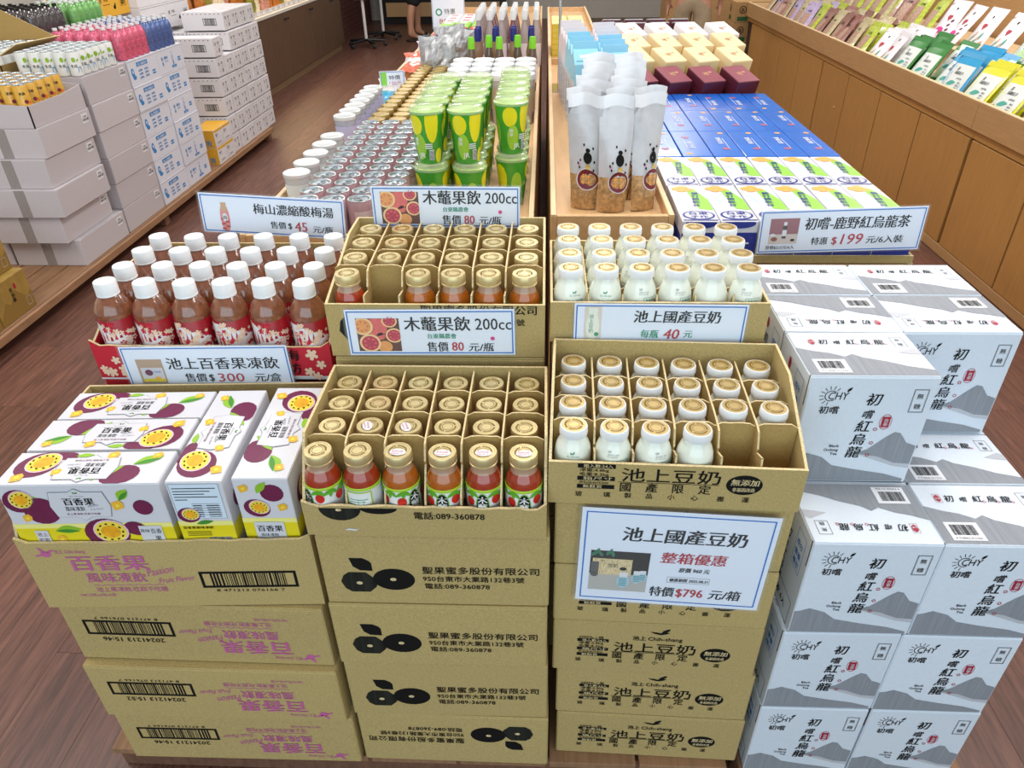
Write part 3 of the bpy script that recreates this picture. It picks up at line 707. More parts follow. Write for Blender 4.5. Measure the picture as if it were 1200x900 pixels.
# ---------------- price cards ----------------
def card(label, BL, w_, h, art, rz=0, roll=0, lean=.0, m=.006, name='price_card'):
    t = thing(name, label, 'sign', BL, 0, 'printed price cards', rot=(lean, roll, rz))
    b = MB(); b.box(0, w_, 0, .0008, 0, h, PAP); f = Fr(b, (0, 0, 0), (1, 0, 0), (0, 0, 1), e=.0003)
    f.border(m*.5, m*.5, w_-m*.5, h-m*.5, .0024, BLU, 1); art(f, w_, h); b.build('printed_sheet', t)
    b = MB(); b.box(-.004, w_+.004, -.0019, -.0015, -.003, h+.004, CLR); b.box(-.004, w_+.004, .0011, .0016, -.003, h+.004, CLR); b.build('clear_holder', t)
    return t
GAC = [M('gac_photo_dark', '5B2A22', .4), M('gac_photo_pink', 'D9605E', .4, var=.15, scale=80), M('gac_photo_orange', 'E39A52', .4, var=.1, scale=90), M('gac_photo_cream', 'EFC98F', .4), M('gac_photo_flesh', 'B92B4A', .4, var=.3, scale=300)]
def gac_pic(f, x, y, s):
    f.rect(x, y, x+s, y+s*.86, GAC[0], 1); c = (x, y, x+s, y+s*.86)
    for (a, b_, r, k) in ((.15, .66, .24, 0), (.46, .64, .26, 1), (.28, .22, .25, 0), (.86, .42, .2, 0), (.62, .12, .17, 2), (.78, .8, .18, 0), (.55, .4, .1, 1)):
        L = 1.6 if k else 2.6
        if k == 0:
            f.ell(x+a*s, y+b_*s, r*s, r*s*.95, GAC[3], L, 18, 0, c); f.ell(x+a*s, y+b_*s, r*s*.8, r*s*.76, GAC[4] if a > .2 else GAC[2], L+.5, 18, 0, c)
            for q in range(7): f.ell(min(max(x+a*s+r*s*.5*cos(q*.9), x+.01*s), x+s*.98), y+b_*s+r*s*.5*sin(q*.9), r*s*.13, r*s*.1, GAC[1], L+1, 7)
        else: f.ell(x+a*s, y+b_*s, r*s, r*s*.92, GAC[k], L, 18, 0, c)
def gac_art(f, w_, h):
    gac_pic(f, .018, .008, .078)
    f.text('木虌果飲', .105, .052, .031, INK, 2, w=.118, bold=.02); f.text('200cc', .232, .052, .0325, INK, 2, w=.064, bold=.008)
    f.text('台東縣農會', .145, .035, .011, GRN, 2, w=.052, bold=.03); f.ell(.262, .034, .004, .004, MAG, 2)
    f.text('售價', .143, .009, .0215, INK, 2, w=.038, bold=.02); f.text('80', .188, .009, .0255, RED, 2, w=.021, bold=.02); f.text('元/瓶', .218, .009, .019, INK, 2, w=.045, bold=.02, shear=.1)
card('price card with fruit photo standing behind the upper juice crate', (-.350, 1.4235, 1.060), .302, .086, gac_art, roll=radians(.4))
card('price card with fruit photo taped on the upper juice crate front', (-.350, 1.1255, .928), .302, .092, gac_art, roll=radians(-.6))
def soy_card(f, w_, h):
    f.rect(.018, .008, .048, .075, M('card_photo_beige', 'D9D0C4', .5), 1); f.ell(.033, .036, .012, .028, MILK, 1.6); f.rect(.025, .058, .041, .072, MILK, 1.8)
    f.vtext('池上豆奶', .03, .052, .009, GRN, 3); f.ell(.04, .02, .004, .004, GRN, 3)
    f.text('池上國產豆奶', .104, .046, .026, INK, 2, w=.150, bold=.025, shear=.08)
    f.text('每瓶', .118, .015, .0175, GRN, 2, w=.031, bold=.025, shear=.1); f.text('40', .158, .012, .028, RED, 2, w=.027, bold=.02, shear=.15); f.text('元', .194, .016, .0165, GRN, 2, bold=.025, shear=.1)
card('price card with bottle photo taped on the upper soy crate front', (.056, 1.130, .953), .300, .080, soy_card, roll=radians(.3))
def plum_card(f, w_, h):
    f.ell(.052, .034, .0105, .034, M('card_bottle_pink', 'D98A84', .5), 1, clip=(.03, .003, .07, .062)); f.rect(.046, .05, .058, .07, M('card_bottle_neck', 'C9A27C', .5), 1.5)
    f.ell(.052, .036, .006, .01, LBL, 2); f.text('梅', .052, .032, .01, INK, 3, al='c')
    for i in range(9): blossom(f, .045+.0045*(i % 4), .01+.0055*(i//2), .0028, RED, 2.2)
    f.text('梅山濃縮酸梅湯', .118, .050, .0255, INK, 2, w=.176, bold=.02)
    f.text('售價', .152, .018, .0175, INK, 2, w=.034, bold=.02); f.text('$', .191, .018, .0185, INK, 2, bold=.02); f.text('45', .206, .013, .031, RED, 2, w=.027, bold=.015); f.text('元/瓶', .245, .013, .0175, INK, 2, w=.045, bold=.02, shear=.1)
card('price card with pink bottle picture behind the plum bottles', (-.757, 1.512, 1.016), .318, .089, plum_card, roll=radians(3.4))
b = MB()
def jelly_card(f, w_, h):
    f.rect(.025, .030, .077, .085, M('card_photo_tan', 'B79A80', .5), 1); f.rect(.03, .034, .074, .066, CT, 1.5); f.ell(.045, .055, .008, .007, PUR, 2.2); f.ell(.06, .042, .006, .004, YEL, 2.2); f.rect(.03, .034, .074, .041, YBT, 2)
    f.text('百香果', .062, .055, .005, BLU, 2.4, al='c')
    f.text('池上百香果凍飲', .086, .064, .0285, INK, 2, w=.222, bold=.02)
    f.text('售價', .115, .035, .021, INK, 2, w=.043, bold=.02); f.text('$', .163, .035, .022, INK, 2, bold=.02); f.text('300', .181, .033, .0275, RED, 2, w=.052, bold=.01); f.text('元/盒', .254, .034, .021, INK, 2, w=.052, bold=.02, shear=.1)
card('price card with small box photo between plum crate and passion boxes', (-.815, 1.172, .800), .330, .113, jelly_card, roll=radians(-1.2))
def big_card(f, w_, h):
    BK = M('photo_black', '181A18', .5); SL = M('photo_grey_table', 'B4B2AC', .5); SB = M('photo_pale_blue', 'A9C7D2', .5)
    f.rect(.020, .028, .118, .122, BK, 1); f.rect(.020, .028, .118, .068, SL, 1.4); f.rect(.024, .066, .09, .104, KE, 1.6)
    for i in range(7): f.leaf(.022+.006*i, .108+.003*(i % 3), .014, .004, 1.1+.3*(i % 4), M('photo_leaf', '2F7A5C', .5), 2)
    f.rect(.022, .066, .035, .096, M('photo_cup_grey', '5C5A58', .5), 2.2); f.ell(.0285, .066, .0065, .006, M('photo_cup_grey'), 2.2)
    for x, y, s in ((.078, .038, 1), (.1, .05, .8), (.11, .055, .7)):
        f.ell(x, y+.014*s, .011*s, .016*s, SB, 2.6+x, 14, 0, (.02, .03, .117, .12)); f.rect(x-.007*s, y+.025*s, min(x+.007*s, .117), y+.036*s, LBL, 2.9+x)
        for q in range(4): f.rect(x-.007*s, y+.004*s+q*.005*s, min(x+.006*s, .117), y+.006*s+q*.005*s, M('photo_teal', '3B97A5', .5), 4)
    f.text('池上', .038, .098, .004, INK, 3); f.text('豆奶', .05, .085, .009, INK, 3); f.ell(.076, .082, .006, .004, INK, 3)
    f.text('池上國產豆奶', .068, .150, .034, INK, 2, w=.198, bold=.025, shear=.08)
    f.text('整箱優惠', .135, .104, .027, RED, 2, w=.106, bold=.02, shear=.12)
    f.text('原價 960 元', .168, .083, .0115, INK, 2, w=.05, bold=.025, shear=.12)
    f.border(.151, .056, .222, .070, .0007, GRY, 1.5); f.text('優惠期間 2025.08.31', .187, .0595, .0085, INK, 2, w=.064, al='c', bold=.025, shear=.1)
    f.text('特價', .125, .023, .0255, INK, 2, w=.041, bold=.025, shear=.05); f.text('$796', .170, .023, .0275, RED, 2, w=.045, bold=.02); f.text('元/箱', .225, .023, .0255, INK, 2, w=.052, bold=.02, shear=.12)
card('large white price card with photo on the front of the soy cartons', (.062, .8555, .597), .312, .215, big_card, rz=radians(-2), roll=radians(1.4), m=.014)
def tea_card(f, w_, h):
    f.u = f.u*1.0457; f.v = f.v*1.0457
    f.rect(.022, .022, .084, .080, M('card_photo_mauve', '97616A', .5), 1); f.rect(.022, .022, .084, .044, M('card_photo_pale', 'CFC2BC', .5), 1.5)
    f.rect(.050, .034, .059, .064, M('card_bottle_dark', '4A4038', .5), 2); f.rect(.051, .064, .058, .072, LBL, 2); f.rect(.05, .04, .059, .054, LBL, 2.5); f.ell(.034, .033, .007, .005, M('card_cup', '8E4A34', .5), 2); f.ell(.074, .03, .005, .003, INK, 2); f.ell(.03, .043, .006, .003, LBL, 2.2)
    f.text('原價$215元/6入', .018, .010, .0095, INK, 2, w=.062, bold=.01)
    f.text('初嚐-鹿野紅烏龍茶', .096, .055, .030, INK, 2, w=.222, bold=.02, shear=.08)
    f.text('特惠', .115, .019, .0185, INK, 2, w=.035, bold=.02, shear=.08); f.text('$', .160, .018, .024, RED, 2, bold=.02); f.text('199', .179, .017, .0345, RED, 2, w=.045, bold=.01, shear=.15); f.text('元/6入裝', .234, .019, .0185, INK, 2, w=.078, bold=.02, shear=.08)
card('price card with mauve tea photo leaning on the biscuit boxes', (.499, 1.603, .9276), .366, .1025, tea_card, roll=radians(-1.9))
# ---------------- white tea cartons ----------------
TW = M('tea_carton_white', 'D6DEE8', .6, var=.03, scale=180, bump=.08, obrand=.03)
TIN = M('tea_carton_open_edge', '5A5148', .9)
def mount(f, w_, h, x0, y0, pts, m=None, L=1): f.poly([(x0+a*w_, y0+b*h) for a, b in pts], m or GRY, L)
def tea_front(f, w_, h):
    g = f
    mount(g, w_, h, 0, 0, [(.006, .015), (.97, .015), (.97, .04), (.8, .09), (.55, .13), (.35, .17), (.25, .25), (.12, .29), (.05, .26), (.006, .25)], GRY)
    mount(g, w_, h, 0, 0, [(.5, .29), (.6, .33), (.72, .45), (.78, .5), (.83, .49), (.9, .4), (.985, .37), (.985, .19), (.85, .2), (.7, .26)], GRY, 1)
    mount(g, w_, h, 0, 0, [(.5, .29), (.7, .262), (.85, .202), (.985, .192), (.985, .15), (.85, .17), (.65, .24)], GRL, 1.2)
    cx, cy = .040, .184
    for i in range(9):
        a = .9+i*.45; g.sub(cx+.0125*cos(a), cy+.0125*sin(a), a).rect(0, -.0006, .007, .0006, INK, 1)
    P = []
    for i in range(13): a = .8+i*.38; P.append((cx+.010*cos(a), cy+.010*sin(a)))
    for i in range(12):
        (x0, y0), (x1, y1) = P[i], P[i+1]; d = V(x1-x0, y1-y0, 0).normalized()*.0007; g.poly([(x0-d.y, y0+d.x), (x0+d.y, y0-d.x), (x1+d.y, y1-d.x), (x1-d.y, y1+d.x)], INK)
    g.text('CHY', .035, .177, .021, INK, 2, w=.032, shear=.1); g.leaf(.064, .192, .012, .003, .9, INK, 2)
    g.text('初嚐', .026, .150, .0165, INK, 2, w=.032, bold=.015)
    for i, c in enumerate('初嚐紅烏龍'): g.text(c, .110-.002*i, .168-i*.0275, .026 if i != 1 else .019, INK, 2, al='c', bold=.012, shear=.15)
    for y in (.117, .088, .062): g.ring(.128, y, .0022, .0034, SEAL, 2.5, 10)
    g.ring(.1415, .132, .0095, .0103, SEAL, 1, 16, sy=1.55); g.poly([(.135, .121), (.148, .121), (.1485, .132), (.148, .143), (.135, .143), (.1345, .132)], SEAL, 1.5); g.vtext('台茶', .1415, .1335, .008, TW, 3, bold=.01)
    g.border(.172, .152, .196, .198, .0007, INK, 1); g.border(.1735, .1535, .1945, .1965, .0004, INK, 1); g.text('無', .184, .180, .0115, INK, 2, al='c'); g.text('糖', .184, .160, .0115, INK, 2, al='c')
    for i, t_ in enumerate(('Black', 'Oolong', 'Tea')): g.text(t_, .076, .078-.0085*i, .008, INK, 2, al='r', bold=.01)
def tea_top(f, w_, h):
    mount(f, w_, h, 0, 0, [(.004, .02), (.99, .02), (.99, .14), (.8, .22), (.66, .32), (.5, .4), (.43, .48), (.36, .42), (.25, .5), (.14, .54), (.004, .62)], GRY)
    mount(f, w_, h, 0, 0, [(.8, .52), (.95, .62), (.99, .58), (.99, .47), (.9, .49)], GRL)
    f.rect(.016, .010, .07, .052, LBL, 2); f.barcode(.022, .022, .062, .046, INK, 3); f.text('4 710562 011326', .042, .013, .0058, INK, 3, al='c', w=.042)
    for i, c in enumerate('初嚐紅烏龍'): f.text(c, .052+i*.024, .104, .0175 if i != 1 else .013, INK, 2, al='c', bold=.015, shear=.15)
    for x in (.11, .134, .158): f.ring(x, .104, .002, .003, SEAL, 2.5, 10)
    f.ell(.034, .111, .005, .0085, SEAL, 1.5, 12); f.border(.028, .1, .04, .122, .0005, SEAL, 1); f.text('台茶', .034, .108, .005, TW, 3, al='c')
    f.border(.172, .096, .194, .128, .0007, INK, 1); f.text('無', .183, .114, .009, INK, 2, al='c'); f.text('糖', .183, .1, .009, INK, 2, al='c')
def tea_side(f, w_, h):
    for i, c in enumerate('初嚐紅烏龍'): f.text(c, .052, .150-i*.026, .024 if i != 1 else .018, INK, 2, al='c', bold=.012, shear=.15)
    f.ell(.05, .19, .006, .011, SEAL, 1.5, 12); f.border(.085, .120, .125, .2, .0009, BLU, 1); f.text('成分', .105, .17, .014, BLU, 2, al='c', bold=.02); f.text('營養', .105, .148, .014, BLU, 2, al='c', bold=.02); f.text('標示', .105, .128, .014, BLU, 2, al='c', bold=.02)
    f.border(.02, .0, .13, .055, .0012, INK, 1); f.text('回收 6入', .075, .02, .018, INK, 2, al='c', bold=.02)
def tea_carton(flip):
    w_, d, h = .2085, .147, .2225
    t = thing('tea_carton', '', 'box', (0, 0, 0), 0, 'white tea cartons'); b = MB(); b.box(0, w_, 0, d, 0, h-.0016, TW, .0022)
    tea_front(Fr(b, (0, 0, 0), (1, 0, 0), (0, 0, 1)), w_, h); tea_side(Fr(b, (0, d, 0), (0, -1, 0), (0, 0, 1)), d, h); tea_side(Fr(b, (w_, 0, 0), (0, 1, 0), (0, 0, 1)), d, h)
    b.build('body', t)
    b = MB(); b.box(.0015, w_-.0015, .0012, d-.0012, h-.0017, h, TW, .0006); tea_top(Fr(b, (0, 0, h), (1, 0, 0), (0, 1, 0)) if not flip else Fr(b, (w_, d, h), (-1, 0, 0), (0, -1, 0)), w_, d)
    b.build('top_flap', t)
    for x in (-.0002, w_-.0004):
        b = MB(); b.box(x, x+.0006, .004, .007, h-.06, h-.002, TIN); b.build('flap_slot', t)
    return t
tp = [Proto(tea_carton(False)), Proto(tea_carton(True))]
wn = ['left', 'right']; jn = ['front', 'second', 'third', 'back']; kn = ['bottom layer', 'second layer', 'third layer', 'top layer']
for j in range(4):
    for i in range(2):
        for k in range(3 if j == 0 or (j == 1 and i == 1) else 4):
            tp[1 if j == 2 or (j == 0 and i == 0) else 0].put((.436+.2115*i+rnd.uniform(-.0015, .0015)+(.006 if k == 2 else 0), .856+.1492*j+(.0 if j else rnd.uniform(0, .001)), .071+.2245*k), 'white tea carton with grey hills, %s row, %s, %s stack' % (jn[j], kn[k], wn[i]), rz=radians(rnd.uniform(-.35, .35)))
# ---------------- display tables ----------------
def table(label, x0, x1, y0, y1, zf, zr, t_=.014, legs=True):
    t = thing('display_table', label, 'table', ((x0+x1)/2, y0, 0), 0); W_ = (x1-x0)/2; D_ = y1-y0
    b = MB(); b.box(-W_+t_, W_-t_, t_, D_-t_, zf-.02, zf, WOOD, .001); b.build('table_top', t)
    for x in (-W_, W_-t_):
        b = MB(); b.box(x, x+t_, 0, D_, 0, zr-.004, WOOD, .0015); b.box(x, x+t_, 0, D_, zr-.004, zr, WOODE, .0015); b.build('side_rail', t)
    for y in (0, D_-t_):
        b = MB(); b.box(-W_+t_+.0005, W_-t_-.0005, y, y+t_, .02, zr-.003, WOOD, .0015); b.build('end_rail', t)
    return t
table('beech display table carrying cans, cups and golden-lidded jars', -.750, -.024, 1.665, 3.93, .905, .95)
table('second beech display table behind the cups and jars', -.750, -.024, 3.945, 6.9, .905, .95)
table('narrow beech display table carrying pouches and gable-top packs', .018, .312, 1.665, 3.93, .968, 1.0)
table('narrow beech display table further back with yellow patterned boxes', .018, .312, 3.945, 6.3, .968, 1.0)
table('beech display table under the biscuit and blue gift boxes', .318, .872, 1.615, 4.7, .895, .90)
# chrome stand on the narrow table
CHR = M('chrome', 'C9CCD0', .15, metal=1)
t = thing('chrome_sign_stand', 'chrome sign stand rising from the narrow beech table', 'stand', (.062, 3.32, .9685))
b = MB(); b.box(-.028, .045, -.09, .09, 0, .004, CHR, .001); b.build('base_plate', t)
b = MB(); b.tube([(0, 0, .004), (0, 0, .62)], .006, CHR, 12); b.build('pole', t)
b = MB(); b.box(-.13, .13, -.002, .002, .6, .78, PAP, .0008); b.box(-.012, .012, .003, .012, .59, .64, CHR); b.build('sign_plate', t)
# ---------------- cans ----------------
ALU = M('can_lid_aluminium', 'C4CCD0', .3, metal=.8, var=.05, scale=200); CANP = M('can_body_mauve', 'A98489', .35, coat=.3)
def can(body, r=.0312, h=.115, deco=None, lab='', name='drink_can', cat='can'):
    t = thing(name, lab, cat); b = MB()
    b.lathe([(.001, 0), (r*.8, 0), (r, .006), (r, h-.008), (r*.9, h-.002)], body, 22, close=False)
    if deco: deco(Fr(b, (0, 0, 0), (1, 0, 0), (0, 0, 1), curve=r+.0003))
    b.build('can_body', t)
    b = MB(); b.lathe([(r*.9, h-.003), (r*.94, h-.0005), (r*.91, h), (r*.85, h-.0004), (r*.80, h-.0045), (.0001, h-.0045)], ALU, 22, close=False)
    f = Fr(b, (0, 0, h-.0045), (1, 0, 0), (0, 1, 0)); f.ring(0, 0, r*.7, r*.76, M('can_score_line', '5D6165', .4, metal=.6), 1, 16); f.ring(0, r*.3, r*.24, r*.32, M('can_score_line'), 1, 12); b.build('lid', t)
    b = MB(); f = Fr(b, (0, 0, h-.004), (1, 0, 0), (0, 1, 0), e=.0006); f.ell(0, -r*.08, r*.26, r*.4, ALU, 2, 10); f.ell(0, -r*.25, r*.15, r*.13, M('can_score_line'), 3, 8); f.rect(-r*.1, r*.1, r*.1, r*.34, M('can_score_line'), 3); b.build('pull_tab', t)
    return t
cn = Proto(can(CANP, deco=lambda f: [f.rect(-.03, .02, .03, .09, M('can_print_pale', 'D5BFC2', .4), 1), f.text('紅豆', 0, .05, .02, M('can_print_dark', '6E2F3D', .4), 2, al='c')]))
for j in range(13):
    for i in range(4 if j > 1 else 6):
        cn.put((-.586+.0665*i+rnd.uniform(-.001, .001)-.004*(j % 2), 1.725+.0655*j, .9052), 'silver-topped mauve drink can, %s row from the front, %s from the left' % (ORD[j], cl[i]), rz=rnd.uniform(-.8, .8), group='drink cans on the left table')
# ---------------- green fruit tea cups, two high ----------------
CG = M('cup_print_green', '3FA32F', .25, coat=.5); CY = M('cup_print_yellow', 'E6DF22', .25, coat=.5); CL_ = M('cup_print_lime', '9CCB3A', .25, coat=.5)
CF = M('cup_foil_lid_green', 'A3C455', .3, var=.25, scale=70, coat=.5)
CLD = M('clear_dome_lid', 'E6F5C8', .05, alpha=.36, coat=1)
def cup():
    t = thing('green_drink_cup', '', 'cup'); h = .126
    R_ = lambda z: .0315+(z/h)*.0135
    b = MB(); b.lathe([(.030, 0), (.0315, .002), (.045, h), (.0468, h+.001), (.0468, h+.004), (.044, h+.005)], CG, 30)
    def blob(a0, z0, ra, rz_, m, L):
        n = 16; P = []
        for i in range(n):
            a = 2*pi*i/n; pass
        P = []
        for q in range(1, 6):
            for i in range(n):
                a = 2*pi*i/n; zz = min(max(z0+rz_*sin(a)*q/5, .002), h-.001); aa = a0+ra*cos(a)*q/5; r = R_(zz)+.0004*L; P.append(V(r*sin(aa), -r*cos(aa), zz))
        r = R_(z0)+.0004*L; c = V(r*sin(a0), -r*cos(a0), z0)
        b.mesh([c]+P, [(0, i+1, (i+1) % n+1) for i in range(n)]+[(1+q*n+i, 1+(q+1)*n+i, 1+(q+1)*n+(i+1) % n, 1+q*n+(i+1) % n) for q in range(4) for i in range(n)], m)
    for a0, z0, ra, rz_, m, L in ((-.45, .1, .48, .026, CY, 1), (.62, .105, .42, .05, CY, 1), (-.25, .045, .42, .034, CL_, 2), (1.9, .09, .5, .028, CY, 1), (2.3, .04, .45, .03, CL_, 2), (3.5, .08, .5, .04, CY, 1), (-1.6, .06, .4, .04, CL_, 2), (1.15, .02, .3, .02, CY, 1)): blob(a0, z0, ra, rz_, m, L)
    f = Fr(b, (0, 0, 0), (1, 0, 0), (0, 0, 1), curve=.0405)
    for q in range(3): f.rect(.006, .052-.005*q, .024, .0545-.005*q, LBL, 3)
    f = Fr(b, (0, 0, 0), (1, 0, 0), (0, 0, 1), curve=.0375); f.rect(.014, .012, .026, .038, LBL, 3); 
    for q in range(9): f.rect(.0145, .0135+.0026*q, .0255, .0147+.0026*q, INK, 4)
    f = Fr(b, (0, 0, 0), (1, 0, 0), (0, 0, 1), curve=.0425); f.vtext('綠茶', -.015, .062, .010, LBL, 3.4, bold=.02); f.text('JR', -.002, .02, .018, LBL, 3, al='c')
    b.build('cup_body', t)
    b = MB(); b.lathe([(.0455, h+.0055), (.044, h+.0062), (.0001, h+.0064)], CF, 30, close=False)
    b.lathe([(.0475, h+.0005), (.0478, h+.008), (.045, h+.0085), (.0435, h+.0175), (.040, h+.0195), (.0001, h+.0198)], CLD, 30, close=False); b.build('dome_lid', t)
    return t
cp = Proto(cup()); ci = ['left', 'middle', 'right']
for lv in (0, 1):
    for j in range(5):
        for i in range(3):
            cp.put((-.302+.102*i+(.008 if i == 2 else 0)+rnd.uniform(-.003, .003), 1.935+.1035*j+(.09 if i == 2 else 0)+rnd.uniform(-.002, .002), .9055+.1465*lv),
                   'green drink cup, %s tier, %s column, %s from the front' % (['lower', 'upper'][lv], ci[i], ORD[j]), rz=rnd.uniform(-.25, .25)+(.5 if i == 2 else 0)+(1.6 if lv == 0 else 0), group='green drink cups on the left table')
# ---------------- gold-lidded jars ----------------
JG2 = M('jar_contents_amber', '7E4A1A', .15, coat=.7, var=.3, scale=60)
t = thing('preserve_jar', '', 'jar'); b = MB(); b.lathe([(.03, 0), (.032, .004), (.032, .068), (.027, .08)], JG2, 18); b.lathe([(.0323, .02), (.0323, .055)], LBL, 18, close=False); b.build('jar_glass', t)
b = MB(); b.lathe([(.029, .079), (.0318, .08), (.0318, .094), (.0305, .096), (.027, .0963), (.0262, .095), (.0001, .095)], M('dark_gold_lid', 'B39A5C', .34, metal=.65), 22, close=False); b.build('lid', t); jr = Proto(t)
for i in range(3):
    for j in range(16):
        if i == 2 and j > 3 and j % 1 == 0 and j < 7: continue
        jr.put((-.592+.0725*i+.002*j-(.0 if i else .004), 2.64+.0745*j, .9055), 'gold-lidded preserve jar, %s column from the left, number %d from the front' % (ORD[i], j+1) if j > 15 else 'gold-lidded preserve jar, %s column, %s from the front' % (ORD[i], (ORD+['sixteenth'])[j]), group='gold-lidded jars in rows')
# ---------------- clear cups of dried fruit, white-lidded pots ----------------
def pot(body, lid_, r, h, name, cat, fill=None, lab=None):
    t = thing(name, '', cat); b = MB(); b.lathe([(r*.86, 0), (r*.9, .003), (r, h*.9)], body, 22); 
    if lab: b.lathe([(r*.955, h*.3), (r*.995, h*.72)], lab, 22, close=False)
    b.build('pot_body', t)
    if fill: b = MB(); b.lathe([(r*.84, .003), (r*.9, h*.5), (r*.5, h*.56), (.001, h*.58)], fill, 14, close=False, rf=lambda a, z: 1+.05*sin(a*7+z*300)); b.build('contents', t)
    b = MB(); b.lathe([(r*1.02, h*.88), (r*1.05, h*.9), (r*1.05, h*.985), (r*.98, h), (r*.9, h*.995), (.0001, h*.995)], lid_, 24, close=False); b.build('lid', t)
    return t
CPL = M('clear_pot_plastic', 'D5DAEA', .1, alpha=.55, coat=.7); BER = M('dried_berries', '7C2A3C', .5, var=.4, scale=90); WLD = M('translucent_white_lid', 'D9DCDC', .3, coat=.4)
pt_ = Proto(pot(CPL, WLD, .037, .118, 'dried_fruit_pot', 'pot', BER, M('lilac_label', 'B7B6D4', .4)))
for j in range(7):
    pt_.put((-.698, 2.60+.083*j, .9055), 'clear pot of dried fruit with white lid, left column, %s from the front' % ORD[j], group='dried fruit pots')
pw = Proto(pot(M('frosted_pot', 'D6DCDD', .2, alpha=.8, coat=.5), WLD, .036, .105, 'white_lidded_pot', 'pot', None, M('pot_label_pale', 'D9E4E4', .4)))
for j in range(5): pw.put((-.688, 1.98+.1*j, .9055), 'pale translucent white-lidded pot beside the cans, %s from the front' % ORD[j], group='pale pots along the table edge')
# screw-top clear jars behind the cups
sj = Proto(pot(M('clear_jar_plastic', 'E0DAD6', .07, alpha=.5, coat=.9), WHP, .042, .185, 'screw_top_jar', 'jar', M('jar_fill_brown', '9B8368', .6, var=.5, scale=70), M('jar_label_brown', 'A8977A', .5)))
for i in range(4):
    for j in range(4): sj.put((-.345+.0885*i, 2.98+.11*j, .9055), 'clear jar with white screw lid, %s column, %s from the front' % (ORD[i], ORD[j]), group='clear screw-top jars')
# ---------------- squeeze bottles with green and blue caps, tall sauce bottles ----------------
def tall(body, capm, r, h, ch, cr, name, lab):
    t = thing(name, '', 'bottle'); b = MB(); b.lathe([(r*.9, 0), (r, .004), (r, h*.6), (r*.8, h*.7), (cr*.8, h*.82), (cr*.8, h-ch)], body, 14); b.lathe([(r*1.01, h*.15), (r*1.01, h*.5)], lab, 14, close=False); b.build('bottle_body', t)
    b = MB(); b.lathe([(cr, h-ch), (cr, h-ch*.3), (cr*.85, h)], capm, 12); b.build('cap', t); return t
LIM = M('lime_cap', '7FD12C', .35); NAV = M('navy_cap', '1B2378', .35)
gb = Proto(tall(M('dark_sauce', '5D4A3A', .12, coat=.6), LIM, .022, .23, .05, .016, 'green_capped_bottle', LBL)); nb = Proto(tall(M('brown_sauce', '8C6B54', .12, coat=.6), NAV, .024, .25, .06, .015, 'navy_capped_bottle', LBL))
for i in range(5):
    gb.put((-.335+.068*i+rnd.uniform(-.01, .01), 3.62+(.05 if i % 2 else 0), .9055), 'small sauce bottle with lime green cap, %s from the left' % ORD[i], group='lime-capped sauce bottles')
for i in range(4):
    for j in range(2): nb.put((-.32+.085*i, 3.76+.075*j, .9055), 'sauce bottle with navy cap, %s row, %s from the left' % (rw[j], ORD[i]), group='navy-capped sauce bottles')
tb = Proto(tall(M('clear_tall_glass', 'B5A6A4', .06, alpha=.8, coat=.8), WHP, .026, .30, .045, .014, 'tall_sauce_bottle', M('tall_label', 'E3D7DA', .4)))
tr_ = Proto(tall(M('red_vinegar', '7D3A48', .08, coat=.8), WHP, .026, .30, .045, .014, 'tall_sauce_bottle', M('tall_label')))
for j in range(6):
    for i in range(6): (tr_ if (i+2*j) % 4 == 3 else tb).put((-.335+.058*i, 4.02+.075*j, .9055), 'tall white-capped sauce bottle, %s row from the front, %s from the left' % (ORD[j], ORD[i]), group='tall sauce bottles')
# crumpled silver pouches
SIL = M('silver_foil', 'A9AAAC', .42, metal=.55, var=.45, scale=28, bump=.8)
def crumple(w_, h, d, m, seed, name, label, loc, rot, grp=None, art=None, cat='bag'):
    r = random.Random(seed); t = thing(name, label, cat, loc, 0, grp, rot=rot); b = MB(); n = 9; P = []
    for s_ in (1, -1):
        for j in range(n+1):
            for i in range(n+1):
                u, v = i/n*2-1, j/n; e = (1-abs(u)**3)*(1-max(0, 2*v-1)**2*.9)
                P.append((u*w_/2*(1-.05*sin(v*3))+r.uniform(-.1, .1)*d*e, -s_*(d/2*e+r.uniform(-.2, .2)*d*e), v*h+r.uniform(-.006, .006)))
    q = (n+1)**2; F = []
    for j in range(n):
        for i in range(n):
            a = j*(n+1)+i; F.append((a, a+1, a+n+2, a+n+1)); F.append((q+a, q+a+n+1, q+a+n+2, q+a+1))
    b.mesh(P, F, m, m is not SIL); b.build('foil_body', t)
    if art: art(t)
    return t
for k in range(4):
    crumple(.17, .21, .07, SIL, k, 'silver_pouch', 'crumpled silver foil pouch on the left table, %s from the front' % ORD[k], (-.50+.02*k-.05*(k % 2), 3.72+.12*k+.14*(k > 1), .906), (radians(-14), radians(4*(k % 3)-4), .2*(k % 2)), 'silver foil pouches')
